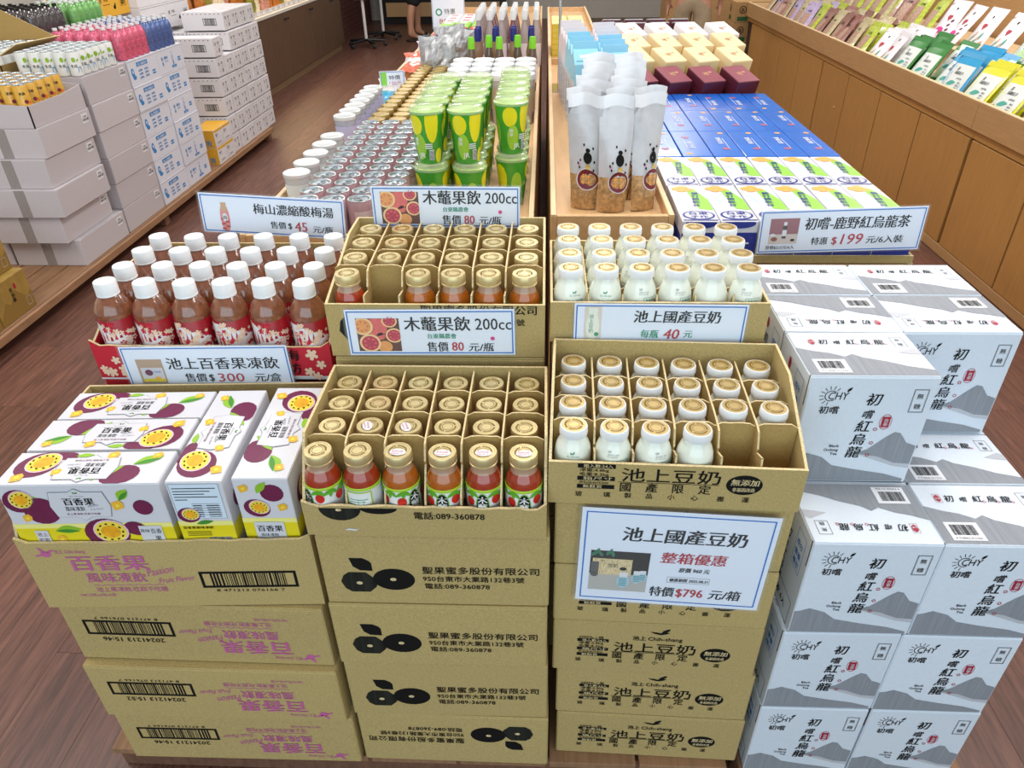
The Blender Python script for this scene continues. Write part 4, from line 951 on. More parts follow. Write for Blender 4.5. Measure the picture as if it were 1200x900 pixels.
# striped boxes, snack bags and card at the far end
for k in range(8):
    for i in range(3):
        if k < 3: m = M('red_snack_pack', 'D82A2C', .4)
        elif k < 5: m = M('lime_snack_pack', '8EC63A', .4)
        else: m = M('pale_snack_pack', 'EDE6EA', .4)
        b = MB(); b.box(0, .085, 0, .135, 0, .12, m, .004); f = Fr(b, (0, 0, .12), (1, 0, 0), (0, 1, 0)); f.rect(.02, .04, .065, .09, LBL if k < 5 else M('red_snack_pack'), 1)
        o = b.build('snack_box', loc=(-.66+.1*i, 4.45+.145*k+.03*i, .906+.0)); tag(o, '%s snack box on the far left table, %s column, %s from the front' % (['red', 'lime green', 'pale'][0 if k < 3 else 1 if k < 5 else 2], ORD[i], ORD[k]), 'box', 'snack boxes in three colours')
SN = [M('snack_bag_orange', 'D9694A', .3, var=.4, scale=60, coat=.4), M('snack_bag_pale', 'D8D2D0', .3, var=.2, scale=60, coat=.4), M('snack_bag_blue', '3E9CC4', .3, var=.3, scale=60, coat=.4), M('snack_bag_lilac', 'D4B8C8', .3, var=.2, scale=60, coat=.4)]
for k in range(9):
    crumple(.13, .17, .035, SN[[2, 1, 1, 0, 1, 0, 3, 3, 3][k]], 20+k, 'snack_bag', 'flat snack bag at the table edge, %s from the front' % ORD[k], (-.70+.012*(k % 3), 3.16+.16*k+.25*(k > 2), .925+.004*(k % 2)), (radians(-78), 0, .3*(k % 3)-.3), 'snack bags along the table edge')
def tagart(f, w_, h): f.rect(.004, .004, .03, h-.004, LIM, 1); f.text('特價', .04, .035, .02, INK, 2, w=.05); f.text('120元', .04, .012, .02, RED, 2, w=.055)
card('small white price card with lime edge near the gold-lidded jars', (-.735, 3.42, .955), .11, .07, tagart, rz=.25, name='shelf_price_card')
def farart(f, w_, h): f.ell(.05, .11, .025, .025, GRN, 1); f.ell(.05, .11, .015, .015, PAP, 2); f.text('特惠', .09, .1, .04, INK, 2, w=.08); f.text('80元', .05, .035, .045, RED, 2, w=.12)
card('pale standing price card at the far end of the left table', (-.83, 5.9, .9), .24, .2, farart, name='far_price_card')
# ---------------- biscuit boxes and blue gift boxes ----------------
BN = M('biscuit_navy', '1F2C86', .35); ORG = M('biscuit_orange', 'E8A548', .4, var=.2, scale=60); BG = M('biscuit_green', '8CC63F', .4)
t = thing('biscuit_box', '', 'box'); b = MB(); W_, D_, H_ = .0868, .262, .085; b.box(0, W_, 0, D_, 0, H_, CT, .001)
f = Fr(b, (0, 0, 0), (1, 0, 0), (0, 0, 1)); f.rect(.001, .001, W_-.001, .058, BN, 1); f.rect(.01, .03, .07, .034, LBL, 2); f.ell(.044, .08, .036, .012, BN, 2, 20, 0, (0, .0, W_, .084))
f = Fr(b, (0, D_, 0), (0, -1, 0), (0, 0, 1)); f.rect(.001, .001, D_-.001, .05, BN, 1)
f = Fr(b, (0, 0, H_), (1, 0, 0), (0, 1, 0)); f.poly([(.052, .085), (.085, .075), (.085, .15), (.062, .235), (.04, .25)], BG, 1)
for x, y, r_ in ((.02, .235, .014), (.036, .243, .014), (.048, .228, .013), (.03, .222, .013)): f.ell(x, y, r_, r_, ORG, 2)
f.poly([(.005, .2), (.03, .12), (.035, .16)], M('biscuit_pale_blue', 'BFD8EA', .4), 1)
for q in range(5): f.text('蘇打餅乾台'[q], .060-.004*q*.6, .19-.022*q, .019, BN, 2.5, al='c', bold=.03)
f.ell(.044, .040, .038, .030, BN, 2, 24); f.ell(.044, .040, .0325, .0245, CT, 2.6, 24); f.text('台東', .044, .042, .022, BN, 3.2, al='c', w=.045, bold=.04); f.text('手作', .044, .021, .018, BN, 3.2, al='c', w=.04, bold=.04); f.rect(.003, .004, .084, .009, BN, 3)
b.build('body', t); b = MB(); b.box(.001, W_-.001, D_+.0001, D_+.0008, .001, H_-.001, CT); b.build('end_flap', t)
bb = Proto(t)
for j in range(2):
    for i in range(6): bb.put((.322+.0895*i, 1.618+.2655*j, .9155), 'white and green biscuit box with navy oval, %s row, %s from the left' % (['front', 'rear'][j], ORD[i]), group='biscuit boxes', rz=rnd.uniform(-.01, .01))
tray('biscuit_shipping_tray', 'shallow kraft tray under the front biscuit boxes', (.317, 1.612, .9005), .55, .56, .018, .012, 0, 1, 1, None, div=False)
BLB = M('gift_box_blue', '0868CC', .25, var=.12, scale=14, coat=.5); BLD = M('gift_box_blue_side', '1A5CB4', .3)
t = thing('blue_gift_box', '', 'box'); b = MB(); W_, D_, H_ = .0885, .290, .045; b.box(0, W_, 0, D_, 0, H_, BLB, .0015); f = Fr(b, (0, 0, H_), (1, 0, 0), (0, 1, 0))
f.ell(.066, .262, .009, .009, ORG, 1, 12); f.vtext('禮盒台東', .046, .19, .018, LBL, 2, bold=.02); f.rect(.060, .07, .0615, .2, LBL, 1); f.ell(.05, .08, .012, .012, M('gift_box_rose', 'A0506E', .4), 1)
b.build('body', t); b = MB(); b.box(.0005, W_-.0005, -.0004, .0005, 0, .01, BLD); b.build('lid_lip', t)
bl = Proto(t)
for lv in range(2):
    for j in range(3):
        for i in range(6): 
            fl = (j == 0 and i in (1,)) or (j == 2 and i > 2)
            x, y = .318+.0915*i, 2.158+.2925*j
            bl.put((x+(W_ if fl else 0), y+(D_ if fl else 0), .9005+.054*lv+.009*lv*0), 'glossy blue gift box, %s layer, %s row, %s from the left' % (['lower', 'upper'][lv], rw[j], ORD[i]), rz=pi if fl else 0, group='blue gift boxes')
# leaning burgundy, cream and white gift boxes
BUR = M('gift_burgundy', '571E2C', .4); BUT = M('gift_burgundy_top', '8B4450', .4); CRM = M('gift_cream', 'E9D3A2', .5); 
def lean(top, side, tname):
    t = thing('leaning_gift_box', '', 'box'); b = MB(); b.box(-.050, .050, -.065, .065, 0, .13, side, .002); b.build('body', t)
    b = MB(); b.box(-.0495, .0495, -.0645, .0645, .13, .1325, top, .001); f = Fr(b, (0, 0, .1325), (1, 0, 0), (0, 1, 0)); f.text('禮', -.018, -.01, .026, M('gift_gold_print', 'C99B73', .4), 1, bold=.02); f.ell(.018, .01, .008, .006, M('gift_gold_print'), 1); b.build('lid', t); return t
lp = [Proto(lean(BUT, BUR, '')), Proto(lean(CRM, CRM, '')), Proto(lean(M('gift_white', 'E9E4E4', .5), M('gift_white', 'E9E4E4'), ''))]
for j, (kd, y, z) in enumerate(((0, 3.135, .935), (1, 3.285, .985), (1, 3.43, 1.02), (2, 3.57, 1.045))):
    for i in range(4): lp[kd].put((.365+.132*i, y, z), '%s gift box tilted forward, %s row, %s from the left' % (['burgundy', 'cream', 'white'][kd], rw[j], ORD[i]), rot=(radians(17), radians(0), radians(24)), group='leaning gift boxes')
# white branch-print boxes
t = thing('branch_print_box', '', 'box'); b = MB(); H2 = .11
b.prism([(-.055, 0), (.055, 0), (.055, .075), (.032, H2), (-.032, H2), (-.055, .075)], CT, lambda x, z: V(x, 0, z), lambda x, z: V(x, .22, z))
f = Fr(b, (0, 0, 0), (1, 0, 0), (0, 0, 1))
for q in range(5): f.rect(-.035, .055-.009*q, .03, .057-.009*q, GRY, 1)
f.leaf(-.05, .01, .03, .006, .9, LEAFD, 2); f.leaf(.05, .008, .028, .006, 2.0, LEAFD, 2); b.build('body', t)
b = MB(); f = Fr(b, (0, 0, H2), (1, 0, 0), (0, 1, 0)); r = random.Random(3)
for q in range(9): f.leaf(r.uniform(-.03, .02), .06+.015*q, .026, .003, r.uniform(0, 3), M('branch_brown', '7A4A33', .5), 2)
b.box(-.031, .031, .002, .218, H2, H2+.0005, CT); b.build('lid', t); bp_ = Proto(t)
for k in range(7): bp_.put((.39+.135*(k % 4), 3.78+.25*(k//4), .9005), 'white box with brown branch print, %s row, %s from the left' % (rw[k//4], ORD[k % 4]), group='branch print boxes')
b = MB(); b.box(0, .1, 0, .09, 0, .2, BUR, .002); b.box(.001, .099, .001, .089, .2, .204, CT, .001); o = b.build('burgundy_box'); me = o.data; tag(o, 'x', 'box'); bpx = Proto(o)
for k in range(8): bpx.put((.325+.125*(k % 4), 4.35+.15*(k//4), .9005), 'burgundy box with white lid at the far end, %s row, %s from the left' % (rw[k//4], ORD[k % 4]), rot=(radians(-8), 0, 0), group='burgundy boxes with white lids')
# ---------------- frosted noodle pouches ----------------
PCH = M('frosted_pouch_film', 'B9BBC0', .28, coat=.4, var=.10, scale=16, bump=1.0); NOO = M('dried_noodles', 'AE8A5C', .55, var=.55, scale=85, coat=.5)
PTR = M('pouch_seal_film', 'E8EBF0', .15, alpha=.72, coat=.6)
def pouch(seed):
    t = thing('noodle_pouch', '', 'bag'); r = random.Random(seed); w_, h, d = .084, .248, .044; n, m_ = 8, 14; P = []; b = MB()
    ph = [r.uniform(0, 6) for _ in range(4)]
    def S(u, v, s_):
        e = (1-abs(u)**2.6)*(1-v**1.6); e *= min(1, .55+3*v) if v < .15 else 1
        ww = w_/2*(.80+.22*v); wr = .0022*sin(9*v+4*u+ph[0])+.0016*sin(14*u+ph[1]+3*v)
        return V(u*ww, -s_*(d/2*e)+wr*v+.012*sin(2.2*v+ph[2])*v, v*h+.004*sin(3*u+ph[3])*v)
    for s_ in (1, -1):
        for j in range(m_+1):
            for i in range(n+1): P.append(S(i/n*2-1, j/m_, s_))
    q = (n+1)*(m_+1)
    for s_ in (0, 1):
        for j in range(m_):
            F = []
            for i in range(n):
                a = s_*q+j*(n+1)+i; F.append((a, a+1, a+n+2, a+n+1) if not s_ else (a, a+n+1, a+n+2, a+1))
            b.mesh(P, F, NOO if j < 5 else PCH, True)
    b.build('pouch_body', t)
    b = MB(); 
    def dec(pts, m, L):
        A = []
        for x, y in pts:
            u, v = x/(w_/2*(.8+.22*y/h)), y/h; p = S(u, v, 1); A.append((p.x, p.y-.0012-.0004*L, p.z))
        k = len(A); c = tuple(sum(a[i] for a in A)/k for i in range(3)); b.mesh([c]+A, [(0, i+1, (i+1) % k+1) for i in range(k)], m)
    el = lambda cx, cy, rx, ry, n_=14: [(cx+rx*cos(2*pi*i/n_), cy+ry*sin(2*pi*i/n_)) for i in range(n_)]
    dec(el(.012, .077, .027, .027, 18), LBL, 1); dec(el(.012, .077, .0245, .0245, 18), M('pouch_badge_maroon', '6B1A26', .4), 2)
    dec(el(.012, .128, .0105, .014), INK, 2); dec(el(.012, .146, .0055, .005), INK, 2); dec(el(.014, .107, .0055, .006), M('pouch_badge_gold', 'C9A94A', .4), 3)
    for (x, y) in ((-.006, .122), (-.008, .105), (.028, .12), (.002, .158), (.024, .152), (-.012, .115), (.027, .1)): dec(el(x, y, .0022, .0036, 6), INK, 2)
    dec(el(-.01, .112, .002, .002, 6), MAG, 3)
    for q_ in range(2):
        for z_ in range(2):
            dec([(-.002+.014*z_, .082-.014*q_), (.008+.014*z_, .084-.014*q_), (.008+.014*z_, .086-.014*q_), (-.002+.014*z_, .0845-.014*q_)], ORG, 4); dec([(.002+.014*z_, .079-.014*q_), (.0045+.014*z_, .079-.014*q_), (.0045+.014*z_, .09-.014*q_), (.002+.014*z_, .09-.014*q_)], ORG, 4)
    b.build('printed_badge', t)
    b = MB(); A = [S(u/6*2-1, .995, 1) for u in range(7)]; B_ = [a+V((a.x)*.04, .002+.004*sin(i), .028) for i, a in enumerate(A)]
    b.mesh(A+B_, [(i, i+1, i+8, i+7) for i in range(6)], PTR, True); b.mesh([a+V(0, .0008, 0) for a in A+B_], [(i, i+7, i+8, i+1) for i in range(6)], PTR, True); b.build('top_seal', t)
    return t
pc = [Proto(pouch(k)) for k in range(3)]
for k, (x, y, rz_, rl) in enumerate(((.102, 1.80, -.35, -1), (.170, 1.775, .05, 1), (.250, 1.79, .45, 3), (.105, 1.885, -.3, -2), (.190, 1.865, .2, 2), (.255, 1.875, .3, 3), (.13, 1.965, -.1, 0), (.215, 1.96, .15, 2), (.13, 2.05, .1, 0), (.215, 2.045, 0, 1), (.15, 2.14, -.1, -1), (.235, 2.135, .1, 1), (.16, 2.225, 0, 0), (.245, 2.22, .1, 1), (.165, 2.31, .1, -1), (.25, 2.305, 0, 1), (.17, 2.39, 0, 0), (.255, 2.385, .1, 1))):
    pc[k % 3].put((x, y, .9690), 'frosted noodle pouch with maroon badge, %s row, %s from the left' % (['front', 'second', 'third', 'fourth', 'fifth', 'sixth', 'seventh', 'back'][k//3 if k < 6 else (k-6)//2+2], ORD[k % 3 if k < 6 else (k % 2)]), rot=(radians(-3), radians(rl), rz_), group='frosted noodle pouches')
# ---------------- gable-top packs ----------------
def gable(cm, side, seed):
    t = thing('gable_top_pack', '', 'box'); b = MB(); w_, d, h = .084, .062, .215; b.box(-w_/2, w_/2, 0, d, 0, h, side, .001)
    f = Fr(b, (-w_/2, 0, 0), (1, 0, 0), (0, 0, 1)); f.rect(.001, .150, w_-.001, h-.001, cm, 1); f.rect(.006, .105, w_-.006, .15, M('dish_photo', '6E5A4A', .4, var=.4, scale=50), 1.5)
    f.ell(.04, .128, .026, .016, M('dish_rim', '8E5A33', .4), 2); f.ell(.04, .129, .021, .012, M('dish_noodles', 'DCC79A', .4, var=.3, scale=200), 3)
    for q in range(13): f.rect(.014 if q % 3 else .01, .093-.0065*q, w_-.012-(q % 4)*.006, .0962-.0065*q, INK if q % 2 else GRY, 1)
    f = Fr(b, (-w_/2, d, 0), (0, -1, 0), (0, 0, 1)); f.rect(.001, .165, d-.001, h-.001, cm, 1)
    for q in range(20): f.rect(.012+.004*(q % 3), .014+.0068*q, d-.014-.006*(q % 4), .0165+.0068*q, GRY, 1)
    b.build('body', t); b = MB()
    b.prism([(0, h), (d, h), (d/2, h+.045)], cm, lambda y, z: V(-w_/2, y, z), lambda y, z: V(w_/2, y, z)); b.box(-w_/2, w_/2, d/2-.0015, d/2+.0015, h+.04, h+.066, CT if cm != BLC else BLC)
    f = Fr(b, (-w_/2, 0, h), (1, 0, 0), V(0, d/2, .045).normalized()); f.rect(.008, .01, w_-.008, .012, INK, 1); f.rect(.02, .022, w_-.02, .032, LBL, 1); b.build('gable_top', t); return t
BLC = M('pack_sky_blue', '8FCBE6', .4); PKC = M('pack_pinkish_white', 'E3D3D6', .4)
g1, g2 = Proto(gable(BLC, CT, 1)), Proto(gable(PKC, CT, 2))
for k in range(12):
    i, j = k % 2, k//2; p = g1 if j < 3 else g2
    p.put((.232, 2.50+.115*j, .9685) if i else (.140-.006*j, 2.58+.115*j, .9685), '%s gable-top pack, %s column, %s from the front' % ('sky blue' if j < 3 else 'pinkish white', ['left', 'right'][i], ORD[j]), rz=.2, group='gable-top packs')
for k in range(0): g1.put((.185, 2.43-.0*k+.001, .9685) if k == 0 else (.27, 2.5+.12*k, .9685), 'sky blue gable-top pack on the right edge, %s from the front' % ORD[k], rz=.3, group='gable-top packs')
YLW = M('yellow_pattern', 'D9B92C', .45, var=.2, scale=120)
for k in range(4):
    b = MB(); b.box(0, .075, 0, .15, 0, .17, YLW, .001); f = Fr(b, (0, 0, 0), (1, 0, 0), (0, 0, 1))
    for q in range(6):
        for s_ in range(4): f.ring(.012+.017*s_, .015+.026*q, .005, .0065, M('yellow_pattern_pale', 'EFE08A', .5), 1, 8)
    b.box(.0, .075, 0, .15, .1705, .176, M('yellow_pattern_pale'), .001)
    o = b.build('yellow_patterned_box', loc=(.035+.085*(k % 2), 4.0+.17*(k//2), .9685)); tag(o, 'yellow patterned box on the narrow table, %s row, %s one' % (rw[k//2], ['left', 'right'][k % 2]), 'box', 'yellow patterned boxes')
# ---------------- left pallet and stacks ----------------
t0 = pallet(-3.45, -2.352, 2.2, 6.32, .10, 9, 'long slatted wooden pallet under the white carton stacks')
def sticker_side(f, w_, h):
    f.rect(w_-.085, h-.062, w_-.03, h-.016, LBL, 1); 
    for q in range(2): f.text('E1061' if q == 0 else '有效日期', w_-.055, h-.036-.015*q, .0135, INK, 2, al='c', bold=.02)
def white_carton():
    t = thing('white_carton', '', 'box'); w_, d, h = .37, .448, .1385; b = MB(); b.box(-w_, 0, 0, d, 0, h-.0015, GB, .0025)
    sticker_side(Fr(b, (0, 0, 0), (0, 1, 0), (0, 0, 1)), d, h); b.build('body', t)
    b = MB(); b.box(-w_+.001, -.001, .001, d-.001, h-.002, h, GB, .0006); b.build('top_flap', t)
    b = MB(); b.box(-w_/2-.026, -w_/2+.026, -.0006, -.0001, .002, h-.002, TAPE); b.build('packing_tape', t)
    return t
wc = Proto(white_carton()); LX = -2.366
for k in range(6):
    if k < 5: wc.put((LX+[0, -.028, .012, -.006, .004][k], 3.395-[0, .045, .06, .04, .02][k], .1005+.1392*k), 'plain white carton with taped end, nearest column, %s from the floor' % ORD[k], group='white cartons on the pallet')
    wc.put((LX+rnd.uniform(-.004, .004), 3.862, .1005+.1392*k), 'plain white carton, second column, %s from the floor' % ORD[k], group='white cartons on the pallet')
for k in range(5): 
    wc.put((LX-.385, 3.40-.02*(k % 2), .1005+.1392*k), 'plain white carton behind the nearest column, %s from the floor' % ORD[k], group='white cartons on the pallet')
    wc.put((LX-.765, 3.42, .1005+.1392*k), 'plain white carton in the rear column, %s from the floor' % ORD[k], group='white cartons on the pallet')
for k in range(6): 
    wc.put((LX-.385, 3.865, .1005+.1392*k), 'plain white carton, second row back, middle column, %s from the floor' % ORD[k], group='white cartons on the pallet')
    wc.put((LX-.765, 3.865, .1005+.1392*k), 'plain white carton, second row back, rear column, %s from the floor' % ORD[k], group='white cartons on the pallet')
# open cartons of cans on top
def opentop(label, x0, y0, z0, w_, d, lo, hi, m, inner, fl=()):
    t = thing('open_carton', label, 'box', (x0, y0, z0)); th = .005
    b = MB(); b.box(th, w_-th, th, d-th, 0, .005, inner); b.build('bottom_panel', t)
    # front (-y) and right (+x) walls, outer colour m, inner kraft
    for nm, P, f0, f1 in (('side_panel', [(0, 0), (w_, 0), (w_, lo), (w_*.55, lo+.012), (0, hi)], lambda u, z: V(u, 0, z), lambda u, z: V(u, th, z)),
                      ('side_panel', [(0, 0), (d, 0), (d, hi*.75), (d*.6, lo), (0, lo)], lambda u, z: V(w_-th, u, z), lambda u, z: V(w_, u, z)),
                      ('side_panel', [(0, 0), (w_, 0), (w_, hi*.75), (0, hi)], lambda u, z: V(u, d-th, z), lambda u, z: V(u, d, z)),
                      ('side_panel', [(0, 0), (d, 0), (d, hi), (0, hi)], lambda u, z: V(0, u, z), lambda u, z: V(th, u, z))):
        b = MB(); b.prism(P, m, f0, f1); b.build(nm, t)
    for P in fl:
        b = MB(); q = (V(*P[1])-V(*P[0])).cross(V(*P[2])-V(*P[0])).normalized()*.004; n = len(P); A = [V(*p) for p in P]; B_ = [a+q for a in A]
        b.mesh(A, [tuple(range(n))[::-1]], inner); b.mesh(B_, [tuple(range(n))], inner); b.mesh(A+B_, [(i, (i+1) % n, n+(i+1) % n, n+i) for i in range(n)], KE); b.build('flap', t)
    return t
opentop('open white carton at the near corner holding yellow cans', -2.74, 3.375, .7975, .372, .452, .098, .15, GB, KI)
opentop('open kraft carton with raised flap holding white-topped cans', -3.28, 3.87, .9365, .50, .44, .055, .10, KI, KI,
        fl=([(-.0, .44, .10), (.585, .43, .13), (.31, .45, .26), (.0, .47, .40)], [(.50, 0.01, .1), (.505, .42, .1), (.60, .42, .145), (.585, .05, .15)]))
opentop('low open kraft carton behind the yellow cans', -3.30, 3.40, .7975, .53, .43, .12, .16, KI, KI, fl=())
CYE = M('can_yellow', 'D5A53A', .3, coat=.5, var=.15, scale=40); CWH = M('can_white', 'DFE2DF', .3, coat=.4)
def yart(f): f.ell(.004, .05, .009, .009, M('can_maroon', '7A2D3A', .4), 1); f.rect(-.02, .02, -.01, .035, LBL, 1); f.text('茶飲', -.004, .08, .014, INK, 2, al='c', bold=.02); f.rect(-.03, .006, .03, .014, LEAFD, 1); f.ell(.02, .045, .007, .009, M('can_orange', 'E0782E', .4), 1)
def gart(f): f.ell(-.008, .08, .009, .012, LEAF, 1); f.poly([(.002, .02), (.022, .02), (.018, .05), (.004, .045)], M('can_blue', '7FA9CF', .4), 1); f.text('冬瓜', -.012, .045, .016, INK, 2, al='c', bold=.02); f.leaf(.004, .07, .02, .006, .8, LEAF, 1)
yc = Proto(can(CYE, deco=yart, name='yellow_drink_can', h=.122)); gc = Proto(can(CWH, deco=gart, name='green_printed_can', h=.118)); wcn = Proto(can(CWH, name='white_drink_can', h=.118))
for j in range(5):
    for i in range(5): yc.put((-2.405-.066*i, 3.42+.0665*j+.01*i, .8035+.058), 'yellow fruit-print drink can in the open carton, %s row, %s from the right' % (ORD[j], ORD[i]), rz=.75, group='yellow drink cans')
for j in range(6):
    for i in range(5): gc.put((-2.402-.067*i, 3.895+.0665*j, .9362), 'white can with green leaf print, %s row, %s from the right' % (ORD[j], ORD[i]), rz=.85+rnd.uniform(-.3, .3), group='green printed cans')
for j in range(6):
    for i in range(6): wcn.put((-2.825-.068*i, 3.915+.0665*j, .9420), 'white-topped can in the raised-flap carton, %s row, %s from the right' % (ORD[j], ORD[i]), group='white-topped cans')
# blue printed cartons
BP = M('carton_blue_print', '3584C4', .6); BWC = M('bluish_white_board', 'D5D7E2', .75, var=.03, scale=200, obrand=.02)
def blue_carton(kind):
    t = thing('blue_print_carton', '', 'box'); w_, d, h = .33, .362, .139; b = MB(); b.box(-w_, 0, 0, d, 0, h-.001, BWC, .002)
    f = Fr(b, (0, 0, 0), (0, 1, 0), (0, 0, 1))
    for q in range(22): f.rect(.006+.016*q, h-.010, .013+.016*q, h-.007, M('dash_maroon', '5A3442', .6), 1)
    if kind == 0:
        f.rect(.10, h-.045, .235, h-.022, BP, 1); f.text('池上柳橙汁', .167, h-.041, .016, BWC, 2, al='c', w=.11, bold=.03)
        f.ell(.04, .07, .018, .026, BP, 1); f.ell(.05, .045, .02, .012, BP, 1.3); f.ell(.042, .075, .007, .009, BWC, 2)
        for r_ in range(3):
            for c_ in range(2): f.text('品名純水', .11+.07*c_, .068-.019*r_, .012, BP, 2, w=.045, bold=.03)
        for r_ in range(2): f.rect(.27, .028+.014*r_, .31, .038+.014*r_, BP, 1)
    else:
        f.vtext('好水', .06, .075, .026, BP, 2, bold=.03); f.text('礦泉水', .09, .08, .018, BP, 2, w=.05, bold=.03); f.text('天然純淨', .09, .062, .011, BP, 2, w=.045)
        f.ring(.2, .1, .010, .012, BP, 1, 12); f.ell(.2, .07, .012, .016, BP, 1); f.ell(.2, .07, .008, .011, BWC, 1.6); f.rect(.193, .035, .207, .055, BP, 1); f.rect(.17, .018, .235, .033, BP, 1); f.text('東海岸', .2, .021, .01, BWC, 2, al='c')
        for r_ in range(2): f.rect(.27, .045+.014*r_, .31, .055+.014*r_, BP, 1)
    b.build('body', t); b = MB(); b.box(-w_+.001, -.001, .001, d-.001, h-.0012, h, BWC, .0005); b.build('top_flap', t); return t
bc = [Proto(blue_carton(0)), Proto(blue_carton(1))]
for c_ in range(2):
    for k in range(6):
        bc[[[0, 0, 0, 0, 0, 0], [1, 1, 0, 1, 0, 1]][c_][k]].put((LX+rnd.uniform(-.004, .004), 4.322+.368*c_, .1005+.1395*k), 'bluish white carton with blue print, %s column, %s from the floor' % (['nearer', 'farther'][c_], ORD[k]), group='blue printed cartons')
        bc[0].put((LX-.345, 4.322+.368*c_, .1005+.1395*k), 'bluish white carton, inner stack, %s column, %s from the floor' % (['nearer', 'farther'][c_], ORD[k]), group='blue printed cartons')
        bc[0].put((LX-.69, 4.322+.368*c_, .1005+.1395*k), 'bluish white carton, innermost stack, %s column, %s from the floor' % (['nearer', 'farther'][c_], ORD[k]), group='blue printed cartons')
# shrink-wrapped bottle packs
def pack(label, x1, y0, z0, nx, ny, body, capm, grp=None):
    t = thing('bottle_pack', label, 'bottles', (x1, y0, z0), 0, 'shrink-wrapped bottle packs'); r = .0315; b = MB()
    b.lathe([(r*.85, 0), (r, .006), (r*.95, .05), (r, .07), (r, .115), (r*.75, .14), (.012, .152), (.012, .158)], body, 12); b.lathe([(.013, .156), (.013, .168)], capm, 10); me = b.data('bottle')
    for j in range(ny):
        for i in range(nx): o = bpy.data.objects.new('bottle', me); C.objects.link(o); o.parent = t; o.location = (-.033-.0655*i, .033+.0655*j, 0)
    b = MB(); W_, D_ = .0655*nx+.004, .0655*ny+.004; b.box(-W_, .002, -.002, D_, -.0005, .152, M('shrink_film', 'FFFFFF', .06, alpha=.045, coat=.8), .012)
    b.build('shrink_film', t); return t
PKB = M('bottle_pink_label', 'CF4A70', .2, coat=.8, var=.55, scale=75); BLK = M('bottle_black_drink', '2A1B1F', .12, coat=.9, var=.5, scale=40); GNB = M('bottle_green_label', '5FA045', .25, coat=.6, var=.35, scale=45); BUB = M('bottle_blue_label', '244E92', .2, coat=.8, var=.6, scale=75)
zt = .1005+.1395*6+.001
pack('pink-labelled bottle pack on the nearer blue cartons', LX, 4.325, zt, 3, 5, PKB, WHP); pack('second pink-labelled bottle pack further from the aisle', LX-.215, 4.33, zt, 3, 5, PKB, WHP)
pack('blue-labelled bottle pack on the farther blue cartons', LX, 4.675, zt, 3, 5, BUB, WHP); pack('second blue-labelled bottle pack further from the aisle', LX-.215, 4.675, zt, 3, 5, BUB, WHP)
carton('plain_white_carton', 'plain white carton raising the black bottle packs', (-3.35, 4.33, zt), (.52, .34, .10), None, m=GB, tape=False); carton('plain_white_carton', 'plain white carton raising the green bottle pack', (-3.25, 4.70, zt), (.45, .38, .10), None, m=GB, tape=False)
pack('dark bottle pack under film behind the pink packs', -2.835, 4.335, zt+.1012, 4, 5, BLK, M('black_cap', '1B1819', .3)); pack('dark bottle pack further left behind the flap', -3.10, 4.335, zt+.1012, 3, 5, BLK, M('black_cap'))
pack('green-labelled bottle pack behind the blue packs', -2.805, 4.71, zt+.1012, 4, 5, GNB, WHP)
# white cartons with barcodes
BCW = M('barcode_carton_white', 'DAD7DA', .75, var=.03, scale=200, obrand=.03)
def bar_carton():
    t = thing('barcode_carton', '', 'box'); w_, d, h = .315, .159, .1245; b = MB(); b.box(-w_, 0, 0, d, 0, h-.001, BCW, .002)
    f = Fr(b, (-w_, 0, 0), (1, 0, 0), (0, 0, 1)); f.barcode(w_-.155, .035, w_-.055, .082, INK, 1, .0035, seed=9)
    for q in range(9): f.rect(.02+.033*q, h-.016, .028+.033*q, h-.011, INK, 1)
    f = Fr(b, (0, 0, 0), (0, 1, 0), (0, 0, 1)); f.border(.012, .012, d-.012, h-.012, .0009, GRY, 1)
    f.text('飲', .045, .072, .026, INK, 2, al='c'); f.text('果汁', .085, .078, .018, INK, 2, w=.03, bold=.02); f.text('24入', .088, .062, .013, INK, 2, w=.026); f.text('△', .05, .026, .022, INK, 2, al='c'); f.rect(.085, .022, .115, .048, GRY, 1); f.rect(.012, .056, d-.012, .0575, GRY, 1)
    b.build('body', t); b = MB(); b.box(-w_+.001, -.001, .001, d-.001, h-.0012, h, BCW, .0005); f = Fr(b, (-w_, 0, h), (1, 0, 0), (0, 1, 0)); f.rect(.2, .08, .24, .09, GRY, 1); b.build('top_flap', t); return t
br = Proto(bar_carton())
for c_ in range(6):
    for k in range(6 if c_ != 1 else 5):
        br.put((LX-.012*c_*0+rnd.uniform(-.006, .004), 5.535+.1655*c_, .1005+.03+.1255*k) if False else (LX+rnd.uniform(-.006, .004), 5.535+.1655*c_, .1005+.1345*k), 'white carton with framed barcode, %s column from the front, %s from the floor' % (ORD[c_], ORD[k]), group='barcode cartons')
        if k == 5 or c_ == 0: br.put((LX-.325, 5.535+.1655*c_, .1005+.1345*k), 'white barcode carton in the inner stack, %s column, %s from the floor' % (ORD[c_], ORD[k]), group='barcode cartons')
for c_ in range(2, 6):
    br.put((LX-.02, 5.535+.1655*c_, .1005+.1345*6), 'white barcode carton on the raised top layer, %s column' % ORD[c_], group='barcode cartons')
    for k in range(5): br.put((LX-.325, 5.535+.1655*c_, .1005+.1345*k), 'white barcode carton hidden in the inner stack, %s column, %s layer' % (ORD[c_], ORD[k]), group='barcode cartons')
for k in range(5): br.put((LX-.325, 5.535+.1655, .1005+.1345*k), 'white barcode carton in the inner stack, second column, %s layer' % ORD[k], group='barcode cartons')
YC = M('yellow_carton_print', 'E0A82A', .6)
